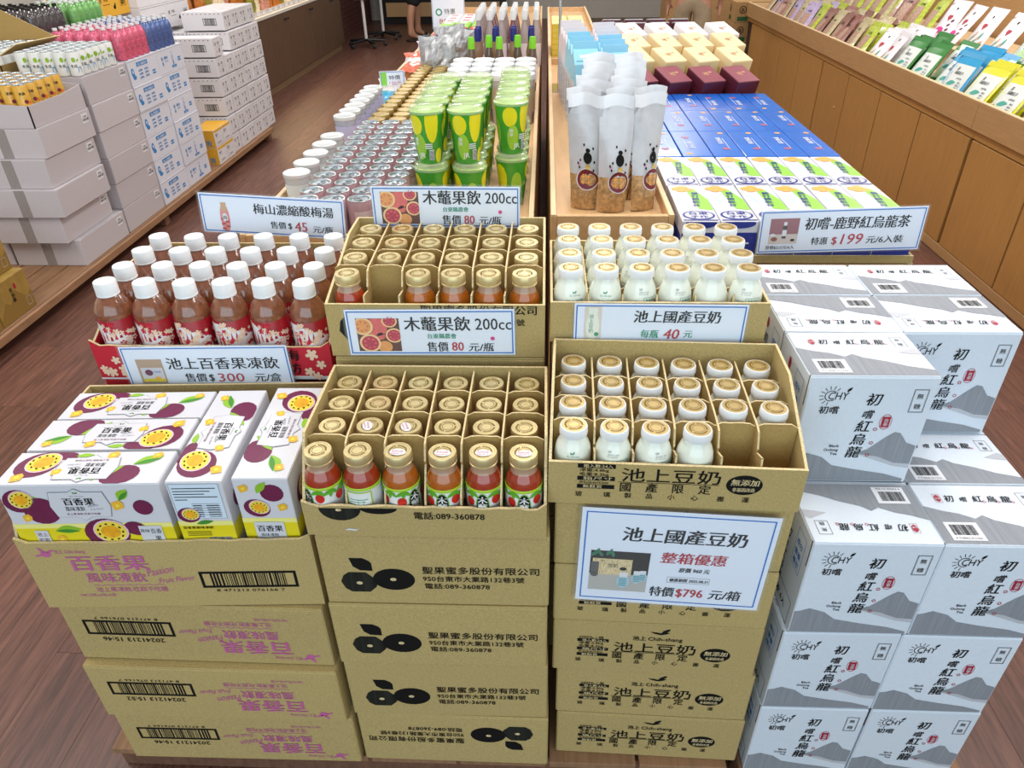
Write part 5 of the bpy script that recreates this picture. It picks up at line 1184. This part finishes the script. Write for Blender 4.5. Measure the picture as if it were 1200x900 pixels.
for k in range(2):
    for c_ in range(2):
        t = thing('small_yellow_carton', 'small yellow-fronted carton at the foot of the barcode stack, %s one %s' % (['lower', 'upper'][k], ['in front', 'behind']  [c_]), 'box', (LX+.01, 5.20+.155*c_, .1005+.1225*k), 0, 'small yellow cartons')
        b = MB(); b.box(-.17, 0, 0, .15, 0, .12, BCW, .0015); f = Fr(b, (-.17, 0, 0), (1, 0, 0), (0, 0, 1)); f.rect(.002, .002, .168, .118, YC, 1); f.barcode(.10, .012, .14, .05, INK, 2, 0, bg=LBL, seed=2)
        f = Fr(b, (0, 0, 0), (0, 1, 0), (0, 0, 1)); f.text('果汁', .02, .07, .024, INK, 2, w=.05); f.border(.01, .01, .14, .06, .001, GRY, 1); f.text('△24入', .03, .02, .02, INK, 2, w=.08); f.rect(.002, .1, .148, .118, YC, 1); b.build('body', t)
        b = MB(); b.box(-.169, -.001, .001, .149, .12, .1206, YC); b.build('top_flap', t)
# tall printed cartons behind
def cow_carton(m, name):
    t = thing(name, '', 'box'); w_, d, h = .33, .39, .165; b = MB(); b.box(-w_, 0, 0, d, 0, h-.001, m, .002)
    f = Fr(b, (0, 0, 0), (0, 1, 0), (0, 0, 1))
    for q in range(20): f.rect(.01+.019*q, h-.014, .018+.019*q, h-.009, INK, 1)
    f.text('鮮', .04, .085, .03, INK, 2, al='c'); f.text('牛乳', .08, .09, .022, INK, 2, w=.05, bold=.02); f.rect(.06, .07, .15, .073, INK, 1); f.ell(.2, .05, .016, .012, INK, 1); f.ell(.212, .065, .007, .01, INK, 1); f.border(.28, .05, .355, .1, .002, INK, 1); f.barcode(.29, .058, .345, .092, INK, 1, 0, seed=4)
    b.build('body', t); b = MB(); b.box(-w_+.001, -.001, .001, d-.001, h-.0012, h, m, .0005); b.build('top_flap', t); return t
cw_ = Proto(cow_carton(BCW, 'dairy_carton')); cy_ = Proto(cow_carton(YC, 'yellow_dairy_carton'))
for k in range(7):
    for c_ in range(2):
        if k < 5: cw_.put((-3.03, 5.25+.4*c_, .1005+.166*k), 'white dairy carton in the back stack, lower part, %s column, %s layer' % (['near', 'far'][c_], ORD[k]), group='dairy cartons')
        else: cw_.put((-2.80, 5.475+.395*c_, .1005+.166*k+.002), 'white dairy carton on top of the back stack, %s column, %s layer' % (['near', 'far'][c_], ORD[k]), group='dairy cartons')
cy_.put((-2.86, 5.078, 1.0755), 'yellow dairy carton beside the green bottle pack'); 
t = thing('plain_white_carton', 'white carton under the yellow dairy carton', 'box', (-3.19, 5.09, .1005)); b = MB(); b.box(0, .33, .0, .14, 0, .972, BCW, .002); b.build('body', t); b = MB(); b.box(.001, .329, .001, .139, .972, .9735, BCW); b.build('top_flap', t)
# gold cartons at the left edge
GC = M('gold_carton', 'A88A45', .45, metal=.25, var=.18, scale=14); GCD = M('gold_mountain_print', '8A6C32', .5); 
for k in range(2):
    for c_ in range(2):
        t = thing('gold_tea_carton', 'gold tea carton with mountain print at the left edge, %s layer, %s one' % (['lower', 'upper'][k], ['nearer', 'farther'][c_]), 'box', (-2.372-.045*k, 2.47+.245*c_-.245*0, .1005+.186*k), 0, 'gold tea cartons')
        b = MB(); b.box(-.38, 0, 0, .24, 0, .183, GC, .002); f = Fr(b, (0, 0, 0), (0, 1, 0), (0, 0, 1))
        f.poly([(.003, .03), (.06, .09), (.09, .07), (.14, .12), (.2, .06), (.237, .08), (.237, .003), (.003, .003)], GCD, 1); f.ell(.15, .135, .008, .014, SEAL, 2); f.vtext('紅烏龍', .12, .12, .022, INK, 3, bold=.02); f.border(.19, .02, .22, .06, .001, LBL, 2)
        b.build('body', t); b = MB(); b.box(-.379, -.001, .001, .239, .183, .1845, GC, .0005); b.build('top_flap', t)
# ---------------- left wall cabinets, lit shelf ----------------
CAB = M('cabinet_walnut', '5C4431', .5, var=.30, scale=9, stretch=(8, 8, .7), bump=.05); CABD = M('cabinet_shadow_gap', '2B211A', .8); KNB = M('black_knob', '17171A', .35)
t = thing('wall_cabinet', 'long brown wood cabinet with small black knobs along the left aisle', 'cabinet', (-2.9, 6.35, 0)); L_ = 5.0
b = MB(); b.box(-.55, -.012, 0, L_, .09, .735, CABD, .001); b.build('body', t)
b = MB(); b.box(-.55, -.04, 0, L_, 0, .088, M('toe_board', '8F7356', .55, var=.12, scale=9, stretch=(.7, 8, 8)), .001); b.build('toe_board', t)
for q in range(10):
    b = MB(); y0 = q*.5; b.box(-.0115, .006, y0+.0015, y0+.4985, .095, .732, CAB, .0015); d_ = b.build('door', t)
    b = MB(); R_ = Matrix.Rotation(pi/2, 3, 'Y'); b.lathe([(.007, 0), (.006, .012), (.012, .016), (.012, .026), (.008, .029)], KNB, 12, o=(.006, y0+(.455 if q % 2 == 0 else .045), .67), R=R_); b.build('knob', d_)
b = MB(); b.box(-.55, .012, -.005, L_+.005, .735, .765, M('cabinet_top_white', 'D8D2C8', .4), .002); b.build('cabinet_top', t)
t = thing('lit_shelf_unit', 'warm lit shelf with hanging products above the left cabinet', 'shelf', (-2.93, 6.5, .766)); b = MB(); b.box(-.48, -.46, 0, 4.7, 0, 1.0, CAB); b.build('back_panel', t)
b = MB(); b.box(-.46, 0, 0, 4.7, .55, .57, CAB); b.build('shelf_board', t); b = MB(); b.box(-.46, 0, -.0205, -.0005, 0, 1.0, CAB); b.build('end_panel', t)
b = MB(); b.box(-.05, -.02, .03, 4.67, .54, .549, M('warm_strip_light', 'FFD9A0', emit=9)); b.build('light_strip', t)
b = MB(); b.box(-.005, .003, .01, 4.69, .001, .045, M('price_rail_clear', 'E6E2DA', .2, alpha=.7)); b.build('price_rail', t)
for q in range(24):
    b = MB(); f = Fr(b, (.0035, .05+.19*q, .006), (0, 1, 0), (0, 0, 1)); b.box(.0032, .005, .05+.19*q, .15+.19*q, .006, .04, LBL); b.build('price_tag', t)
BRD = [M('loaf_brown', 'B8702A', .5, var=.35, scale=30), M('pack_olive', '8C8A3A', .4, var=.3, scale=50), M('pack_floral_pink', 'C98F7E', .5, var=.5, scale=60), M('pack_pale', 'E8DCC0', .4, var=.2, scale=50)]
for q in range(22):
    k = [2, 0, 0, 1, 3][q % 5]
    crumple(.17, .34, .09, BRD[k], 60+q, 'hanging_food_pack', '%s food pack on the warm lit shelf, %s from the near end' % (['brown loaf-shaped', 'olive green', 'pink floral', 'pale'][k], (ORD+['sixteenth', 'seventeenth', 'eighteenth', 'nineteenth', 'twentieth', 'twenty-first', 'twenty-second'])[q]), (-3.05-.03*(q % 2), 6.62+.205*q, .767), (0, 0, pi/2), 'food packs on the lit shelf')
t = thing('cabinet_end_post', 'tall brown end post beside the left cabinet', 'post', (-3.0, 6.324, 0)); b = MB(); b.box(-.3, 0, 0, .02, 0, 1.3, CAB, .002); b.build('end_post', t)
# ---------------- right counter ----------------
CW_ = M('counter_panel_wood', 'AE7F44', .5, var=.10, scale=10, stretch=(7, 7, .6), bump=.06, obrand=.03); CF_ = M('counter_fascia_wood', 'B28A5C', .5, var=.10, scale=10, stretch=(.6, .6, 8), bump=.05)
CGAP = M('counter_gap_dark', '40291A', .8)
t = thing('counter', 'long beech wood counter with upright panels on the right, bags in its bin', 'counter', (2.17, 1.5, 0))
b = MB(); b.box(.018, .95, 0, 7.2, .05, .69, CGAP); b.build('body', t)
b = MB(); b.box(.05, .9, .02, 7.15, 0, .048, M('counter_plinth', '7A5636', .6)); b.build('plinth', t)
b = MB(); b.box(-.004, .016, 0, 7.2, .003, .052, CF_, .001); b.build('skirting_board', t)
for q in range(12):
    b = MB(); y0 = .02+.5825*q+.17*(q//4)*0; b.box(0, .0175, y0+.0065, y0+.576-(.016 if q % 4 == 3 else 0), .055, .612, CW_, .002); b.build('panel', t)
for q in range(4):
    y0 = [0, 2.335, 4.665, 6.995][q]; y1 = [2.331, 4.661, 6.991, 7.2][q]
    b = MB(); b.box(.002, .017, y0, y1, .618, .662, CW_, .001); b.build('frieze_board', t)
    b = MB(); b.box(-.022, .0, y0, y1, .664, .792, CF_, .002); b.box(-.022, .0, y0+.001, y1-.001, .792, .7965, WOODE, .001); b.build('fascia_board', t)
b = MB(); b.box(.0175, .95, 0, 7.2, .69, .705, WOODE, .001); b.build('bin_floor', t)
for y in (0, 2.33, 4.66, 7.185):
    b = MB(); b.box(.001, .95, y, y+.012, .7055, .785, WOODE, .001); b.build('bin_divider', t)
b = MB(); b.box(.93, .95, 0, 7.2, .706, 1.25, CF_, .001); b.build('back_panel', t)
b = MB(); b.box(.001, .03, .574, .577, .25, .26, CHR); 
b = MB(); R_ = Matrix.Rotation(-pi/2, 3, 'Y'); b.lathe([(.007, 0), (.007, .008), (.004, .01)], GOLD, 10, o=(-.0005, 4.25, .36), R=R_); b.build('key_lock', t)
# bags standing in the counter bin
def bag(kind):
    t = thing('snack_pouch', '', 'bag'); w_, h, d = .195, .235, .04; n, m_ = 6, 10; b = MB()
    edge = {'g': '2F7D2B', 'b': '2196C8', 'y': 'D8D320', 'w': 'E8E3E6', 'p': 'E6DEE4', 'n': '9C6B5E', 'c': 'C9B98E', 'v': 'B9A6C9', 'l': 'B9C63A'}[kind]
    me_ = M('bag_edge_'+{'g': 'green', 'b': 'blue', 'y': 'yellow', 'w': 'white', 'p': 'pale_pink', 'n': 'brown', 'c': 'beige', 'v': 'violet', 'l': 'lime'}[kind], edge, .28, coat=.5, var=.05 if kind in 'gbywp' else .4, scale=50, bump=.3)
    S = lambda u, v, s_: V(u*w_/2, -s_*(d/2*(1-abs(u)**3)*(1-v**2)*min(1, .6+2*v)), v*h)
    P = [S(i/n*2-1, j/m_, s_) for s_ in (1, -1) for j in range(m_+1) for i in range(n+1)]; q = (n+1)*(m_+1); F = []
    for s_ in (0, 1):
        for j in range(m_):
            for i in range(n):
                a = s_*q+j*(n+1)+i; F.append((a, a+1, a+n+2, a+n+1) if not s_ else (a, a+n+1, a+n+2, a+1))
    b.mesh(P, F, me_, True); b.build('bag_body', t)
    b = MB()
    def patch(x0, y0, x1, y1, m, L, k=5):
        for i in range(k):
            for j in range(k):
                c = []
                for (a, e) in ((i, j), (i+1, j), (i+1, j+1), (i, j+1)):
                    x, y = x0+(x1-x0)*a/k, y0+(y1-y0)*e/k; p = S(x/(w_/2), y/h, 1); c.append(p+V(0, -.0008*L, 0))
                b.mesh(c, [(0, 1, 2, 3)], m, True)
    fl = Fr(b, (0, -d*.36, 0), (1, 0, 0), (0, 0, 1))
    class Q(Fr):
        def pt(s, x, y, L=1): p = S(max(-1, min(1, x/(w_/2))), max(0, min(1, y/h)), 1); return p+V(0, -.0008-.0005*L, 0)
    f = Q(b, (0, 0, 0), (1, 0, 0), (0, 0, 1))
    if kind in 'gby':
        patch(-.082, .010, .082, .190, M('bag_label_white', 'D3D8D4', .35), 1)
        f.ell(-.028, .04, .022, .032, M('bag_melon_pale', 'B9D6A0', .5, var=.2, scale=60), 2); f.ell(0, .03, .022, .022, M('bag_melon_pale'), 2); f.leaf(-.04, .075, .07, .018, .25, M('bag_leaf_teal', '3B9C8A', .4), 2.4)
        f.text('茶', -.026, .155, .022, INK, 3, al='c'); f.text('烏龍瓜子', 0, .135, .019, INK, 3, w=.07, al='c', bold=.02); f.text('台東特產', .01, .11, .011, INK, 3, w=.04)
        for i in range(5): f.text('南瓜', .04, .09-.015*i, .010, INK, 3, w=.02, bold=.02)
        pass
    elif kind in 'wp':
        f.ell(-.012, .142, .013, .013, SEAL, 2); f.ell(.008, .142, .013, .013, SEAL, 2); f.poly([(-.024, .138), (.02, .138), (-.002, .112)], SEAL, 2); f.ell(0, .2, .008, .01, INK, 2)
        if kind == 'w':
            for i in range(7): f.leaf(-.06+.02*i, .015+.02*(i % 3), .05, .012, 1.1+.2*(i % 3), M('bag_leaf_teal') if i % 2 else M('bag_tan', 'D0A070', .5), 2)
        else:
            f.ell(-.02, .05, .04, .022, MAG, 2); 
            for i in range(4): f.ell(.035+.012*(i % 2), .03+.03*i, .013, .008, M('bean_brown', '5A2A30', .4), 2, rot=.6)
    else:
        patch(-.05, .04, .05, .16, M('bag_window_mix', 'B5907A', .4, var=.5, scale=70, coat=.5), 1); f.text('花生糖', 0, .17, .02, INK, 3, w=.06, al='c', bold=.02)
    b.build('front_label', t)
    b = MB(); b.box(-w_/2, w_/2, -.0012, .0012, h-.004, h+.022, me_); b.build('top_seal', t)
    return t
bags = {k: Proto(bag(k)) for k in 'gbywpncvl'}
BN_ = {'g': 'dark green and white', 'b': 'bright blue and white', 'y': 'yellow and white', 'w': 'white red-heart', 'p': 'pale purple-spotted', 'n': 'brown see-through', 'c': 'beige see-through', 'v': 'violet', 'l': 'lime green'}
seq = [('p', 3.30), ('p', 3.52), ('y', 3.78), ('y', 4.05), ('b', 4.30), ('b', 4.44), ('g', 4.72), ('g', 4.98), ('w', 5.25), ('w', 5.42), ('l', 5.68), ('c', 5.9), ('n', 6.12), ('n', 6.24), ('c', 6.45), ('n', 6.65), ('l', 6.85), ('v', 7.05), ('c', 7.25), ('v', 7.45), ('c', 7.65), ('n', 7.85), ('v', 8.05), ('c', 8.25)]
MORD = ORD+['sixteenth', 'seventeenth', 'eighteenth', 'nineteenth', 'twentieth', 'twenty-first', 'twenty-second', 'twenty-third', 'twenty-fourth', 'twenty-fifth']
for row in range(3):
    for q, (k, y) in enumerate(seq):
        for cc in range(2 if row == 0 else 1):
            k2 = k if row < 2 else {'y': 'b', 'b': 'g', 'g': 'w', 'p': 'y', 'w': 'p'}.get(k, 'l' if q % 2 else k)
            bags[k2].put((2.205+(.0, .17, .44)[row]+.05*cc+(.012 if k == 'b' and q % 2 else 0), y+(.04 if row else 0)+.035*cc, .712+(0, .01, .148)[row]), '%s pouch, %s bin row, %s from near end%s' % (BN_[k2], rw[row], MORD[q], ', rear one' if cc else ''),
                          rot=(radians(-29-rnd.uniform(-3, 6)), 0, radians(-90+rnd.uniform(-7, 12))), group='snack pouches in the counter bin')
t = thing('bin_riser', 'stepped beech riser inside the counter bin', 'shelf', (2.30, 1.53, .7055)); b = MB(); b.box(0, .27, 0, 2.28, 0, .004, WOODE, .001); b.box(0, .27, 2.32, 4.6, 0, .004, WOODE, .001); b.box(0, .27, 4.68, 7.1, 0, .004, WOODE, .001); b.build('lower_step', t)
b = MB(); b.box(.271, .75, 0, 2.28, 0, .147, WOODE, .001); b.box(.271, .75, 2.32, 4.6, 0, .147, WOODE, .001); b.box(.271, .75, 4.68, 7.1, 0, .147, WOODE, .001); b.build('upper_step', t)
# cartons with green labels at the counter's far end, panel behind
KB = M('carton_brown_far', 'B08A58', .7, var=.08, scale=60)
for k in range(4):
    t = thing('green_label_carton', 'brown carton with green label at the counter end, %s from the floor' % ORD[k], 'box', (2.03, 8.72, .001+.199*k), 0, 'green label cartons'); b = MB(); b.box(0, .40, 0, .30, 0, .196, KB, .002)
    for f in (Fr(b, (0, 0, 0), (1, 0, 0), (0, 0, 1)), Fr(b, (0, .3, 0), (0, -1, 0), (0, 0, 1))): f.rect(.03, .012, .14, .055, M('dark_green_label', '1E5A2A', .5), 1); f.ring(.08, .12, .030, .038, INK, 1, 16); f.text('茶', .08, .1, .045, INK, 2, al='c', bold=.03)
    b.build('body', t)
t = thing('back_cabinet', 'plain beech cabinet across the far end of the right aisle', 'cabinet', (1.45, 9.75, 0)); b = MB(); b.box(0, 1.9, 0, .5, .1, 1.15, CF_, .002); b.build('body', t)
for q in range(2): b = MB(); b.box(.01+.95*q, .94+.95*q, -.016, -.0005, .13, 1.12, CF_, .002); b.build('door', t)
b = MB(); b.box(.02, 1.88, .03, .48, 0, .098, M('counter_plinth')); b.build('plinth', t)
# ---------------- far wall, brick wall, stands ----------------
WLM = M('shop_wall_paint', 'CFC8BD', .8, var=.03, scale=3)
b = MB(); b.box(-4.1, -3.95, -2, 14.9, 0, 3.2, WLM); tag(b.build('wall_left'), None, kind='structure')
b = MB(); b.box(-4.1, 4.5, 14.8, 14.95, 0, 3.2, WLM); tag(b.build('wall_back'), None, kind='structure')
b = MB(); b.box(3.4, 3.55, -2, 14.9, 0, 3.2, WLM); tag(b.build('wall_right'), None, kind='structure')
t = thing('brick_pillar', 'dark red brick wall section beyond the cabinet', 'wall', (-3.15, 11.5, 0)); b = MB(); b.box(-.6, -.01, 0, 3.0, 0, 2.6, M('brick_mortar', '4A3A36', .9)); b.build('body', t)
b = MB(); r = random.Random(2)
for k in range(24):
    for q in range(14): y0 = q*.22+(.11 if k % 2 else 0); b.box(-.0095, .0+r.uniform(0, .004), y0, min(y0+.21, 3.0), .004+.068*k, .064+.068*k, M('dark_red_brick', '5A2F2A', .8, var=.3, scale=14), .001)
tag(b.build('brick_courses', t), None, kind='stuff')
t = thing('far_shelf_unit', 'dark shelf unit with wooden crates at the far wall', 'shelf', (-2.3, 12.95+1.2, 0)); b = MB(); b.box(-.6, 1.6, .05, .5, 0, 2.2, M('shelf_black', '1A1716', .6), .002); b.build('frame', t)
for k in range(5): b = MB(); b.box(-.5+.0, 1.5, -.0, .049, .12+.3*k, .34+.3*k, WOOD, .002); b.build('crate_front', t)
SWH = M('stand_white', 'D9D9DA', .4); SBK = M('stand_black', '121214', .45)
for q, (x, y) in enumerate(((-2.62, 11.55), (-2.52, 12.35))):
    t = thing('rolling_stand', '%s rolling stand with white pole and black castor base beside the bricks' % ['nearer', 'farther'][q], 'stand', (x, y, 0), .3*q)
    b = MB()
    for a in range(5): an = 2*pi*a/5+.3; b.tube([(0, 0, .10), (.27*cos(an), .27*sin(an), .075)], .018, SBK, 8)
    b.build('base', t)
    for a in range(5):
        an = 2*pi*a/5+.3; b = MB(); R_ = Matrix.Rotation(pi/2, 3, 'X'); b.lathe([(.024, -.012), (.03, -.009), (.03, .009), (.024, .012)], SBK, 12, o=(.27*cos(an), .27*sin(an), .031), R=R_); b.build('castor', t)
    b = MB(); b.tube([(0, 0, .09), (0, 0, 1.3)], .022, SWH, 12); b.build('pole', t)
    b = MB(); b.box(-.11, .11, -.06, .06, .62, .80, SWH, .01); b.build('control_box', t); b = MB(); b.box(-.08, .08, -.0635, -.0605, .65, .77, LBL); f = Fr(b, (0, -.0636, .66), (1, 0, 0), (0, 0, 1)); f.text('請勿推', 0, .03, .05, INK, 2, al='c'); b.build('notice', t)
    b = MB(); b.box(-.2, .2, -.03, .03, 1.3, 1.62, SBK, .01); b.build('screen', t)
# ---------------- people ----------------
def skin(name, pts, edges, rad, m, parent, sub=2):
    me = bpy.data.meshes.new(name); me.from_pydata(pts, edges, []); me.materials.append(m); o = bpy.data.objects.new(name, me); C.objects.link(o); o.parent = parent
    md = o.modifiers.new('skin', 'SKIN'); md.use_smooth_shade = True
    for v, r_ in zip(me.skin_vertices[0].data, rad): v.radius = r_ if isinstance(r_, tuple) else (r_, r_)
    me.skin_vertices[0].data[0].use_root = True
    s_ = o.modifiers.new('sub', 'SUBSURF'); s_.levels = s_.render_levels = sub; return o
def person(label, loc, rz, skinc, shirt, pants, hem, hair, shoe, stride):
    t = thing('person', label, 'person', loc, rz); sk = M('skin_tone', skinc, .5)
    K = {'pel': (0, 0, .93), 'wai': (0, -.01, 1.08), 'che': (0, 0, 1.28), 'nek': (0, .01, 1.45), 'hd': (0, -.005, 1.53), 'h2': (0, -.01, 1.62), 'h3': (0, .0, 1.69)}
    pts, ed, ra, ix = [], [], [], {}
    def add(n, p, r_, par=None):
        ix[n] = len(pts); pts.append(p); ra.append(r_)
        if par: ed.append((ix[par], ix[n]))
    add('pel', K['pel'], (.15, .11)); add('wai', K['wai'], (.135, .1), 'pel'); add('che', K['che'], (.16, .115), 'wai'); add('nek', K['nek'], .055, 'che'); add('hd', K['hd'], (.068, .08), 'nek'); add('h2', K['h2'], (.078, .095), 'hd'); add('h3', K['h3'], (.06, .075), 'h2')
    for s_, sd in ((-1, stride), (1, -stride)):
        S_ = 'L' if s_ < 0 else 'R'
        add('hip'+S_, (s_*.09, 0, .88), .095, 'pel'); add('th'+S_, (s_*.10, sd*.4-.01, .70), .082, 'hip'+S_); add('kn'+S_, (s_*.10, sd*.8-.02, .48), .056, 'th'+S_); add('ca'+S_, (s_*.102, sd+.015, .33), .056, 'kn'+S_); add('an'+S_, (s_*.104, sd+.03, .09), .034, 'ca'+S_)
        add('hl'+S_, (s_*.105, sd+.05, .045), .034, 'an'+S_); add('ft'+S_, (s_*.11, sd-.10, .028), (.042, .024), 'an'+S_); add('to'+S_, (s_*.112, sd-.17, .02), (.036, .017), 'ft'+S_)
        add('sh'+S_, (s_*.19, .01, 1.36), .058, 'che'); add('el'+S_, (s_*.25, .03, 1.09), .040, 'sh'+S_); add('wr'+S_, (s_*.25, -.10, .88), .026, 'el'+S_); add('pa'+S_, (s_*.25, -.13, .82), (.018, .036), 'wr'+S_)
        for q in range(4):
            y = -.165+.024*q; add('f%d%s' % (q, S_), (s_*.25, y+.008, .775), .009, 'pa'+S_); add('g%d%s' % (q, S_), (s_*.244, y+.01, .775-.035-.008*(q in (1, 2))), .0075, 'f%d%s' % (q, S_))
        add('tb'+S_, (s_*.225, -.165, .83), .010, 'pa'+S_); add('tc'+S_, (s_*.215, -.18, .80), .008, 'tb'+S_)
    skin('body', pts, ed, ra, sk, t)
    b = MB(); b.lathe([(.001, 0), (.012, .006), (.014, .02), (.006, .045)], sk, 8, o=(0, -.108, 1.585)); b.build('nose', t)
    b = MB()
    for s_ in (-1, 1): b.lathe([(.001, -.008), (.01, 0), (.001, .008)], INK, 8, o=(s_*.03, -.098, 1.625))
    b.build('eyes', t); b = MB(); b.box(-.022, .022, -.105, -.09, 1.555, 1.563, M('lip_tone', '9A5A50', .5), .002); b.build('mouth', t)
    for s_ in (-1, 1): b = MB(); b.lathe([(.001, -.028), (.014, -.01), (.016, .012), (.001, .03)], sk, 8, o=(s_*.082, 0, 1.61)); b.build('ear', t)
    b = MB(); b.lathe([(.088, 1.60), (.1, 1.64), (.098, 1.68), (.075, 1.73), (.03, 1.755), (.001, 1.757)], hair, 18, o=(0, .018, 0), close=False); b.build('hair', t)
    P = [(0, 0, .96), (0, -.01, 1.08), (0, 0, 1.28), (0, .01, 1.40)]; E = [(0, 1), (1, 2), (2, 3)]; R_ = [(.165, .13), (.155, .12), (.178, .132), (.07, .07)]
    for s_ in (-1, 1):
        n = len(P); P += [(s_*.19, .01, 1.365), (s_*.235, .025, 1.18)]; E += [(2, n), (n, n+1)]; R_ += [.073, .068]
    skin('shirt', P, E, R_, shirt, t)
    P = [(0, 0, .98), (0, 0, .92)]; E = [(0, 1)]; R_ = [(.16, .125), (.17, .132)]
    for s_, sd in ((-1, stride), (1, -stride)):
        n = len(P); kz = (.88-hem)
        P += [(s_*.09, 0, .87), (s_*.10, sd*.4-.01, .70), (s_*.10, sd*.72-.012, hem+.08), (s_*.10, sd*.8-.01, hem)]; E += [(1, n), (n, n+1), (n+1, n+2), (n+2, n+3)]; R_ += [.108, .10, .094, .090]
    skin('shorts', P, E, R_, pants, t)
    for s_, sd in ((-1, stride), (1, -stride)):
        b = MB(); b.box(s_*.11-.05, s_*.11+.05, sd-.215, sd+.095, 0, .022, shoe, .01); b.box(s_*.11-.045, s_*.11+.045, sd-.12, sd-.06, .022, .062, shoe, .01); b.build('shoe', t)
    return t
HB = M('black_hair', '1B1715', .5)
person('person in black shorts and dark sandals walking in the far left aisle', (-2.0, 12.3, 0), 2.4, 'B98A70', M('grey_shirt_cloth', '6B7078', .85), M('black_shorts_cloth', '16171B', .85), .40, HB, M('dark_sandal', '221F20', .6), .14).scale = (1.15, 1.15, 1.15)
person('person in creased khaki shorts standing behind the white gift boxes', (1.43, 7.9, 0), 2.9, 'A87A58', M('navy_shirt_cloth', '2B3550', .85), M('khaki_cloth', '9C8A70', .9, var=.15, scale=14, bump=.6), .40, HB, M('tan_shoe', '6B5038', .6), .05)
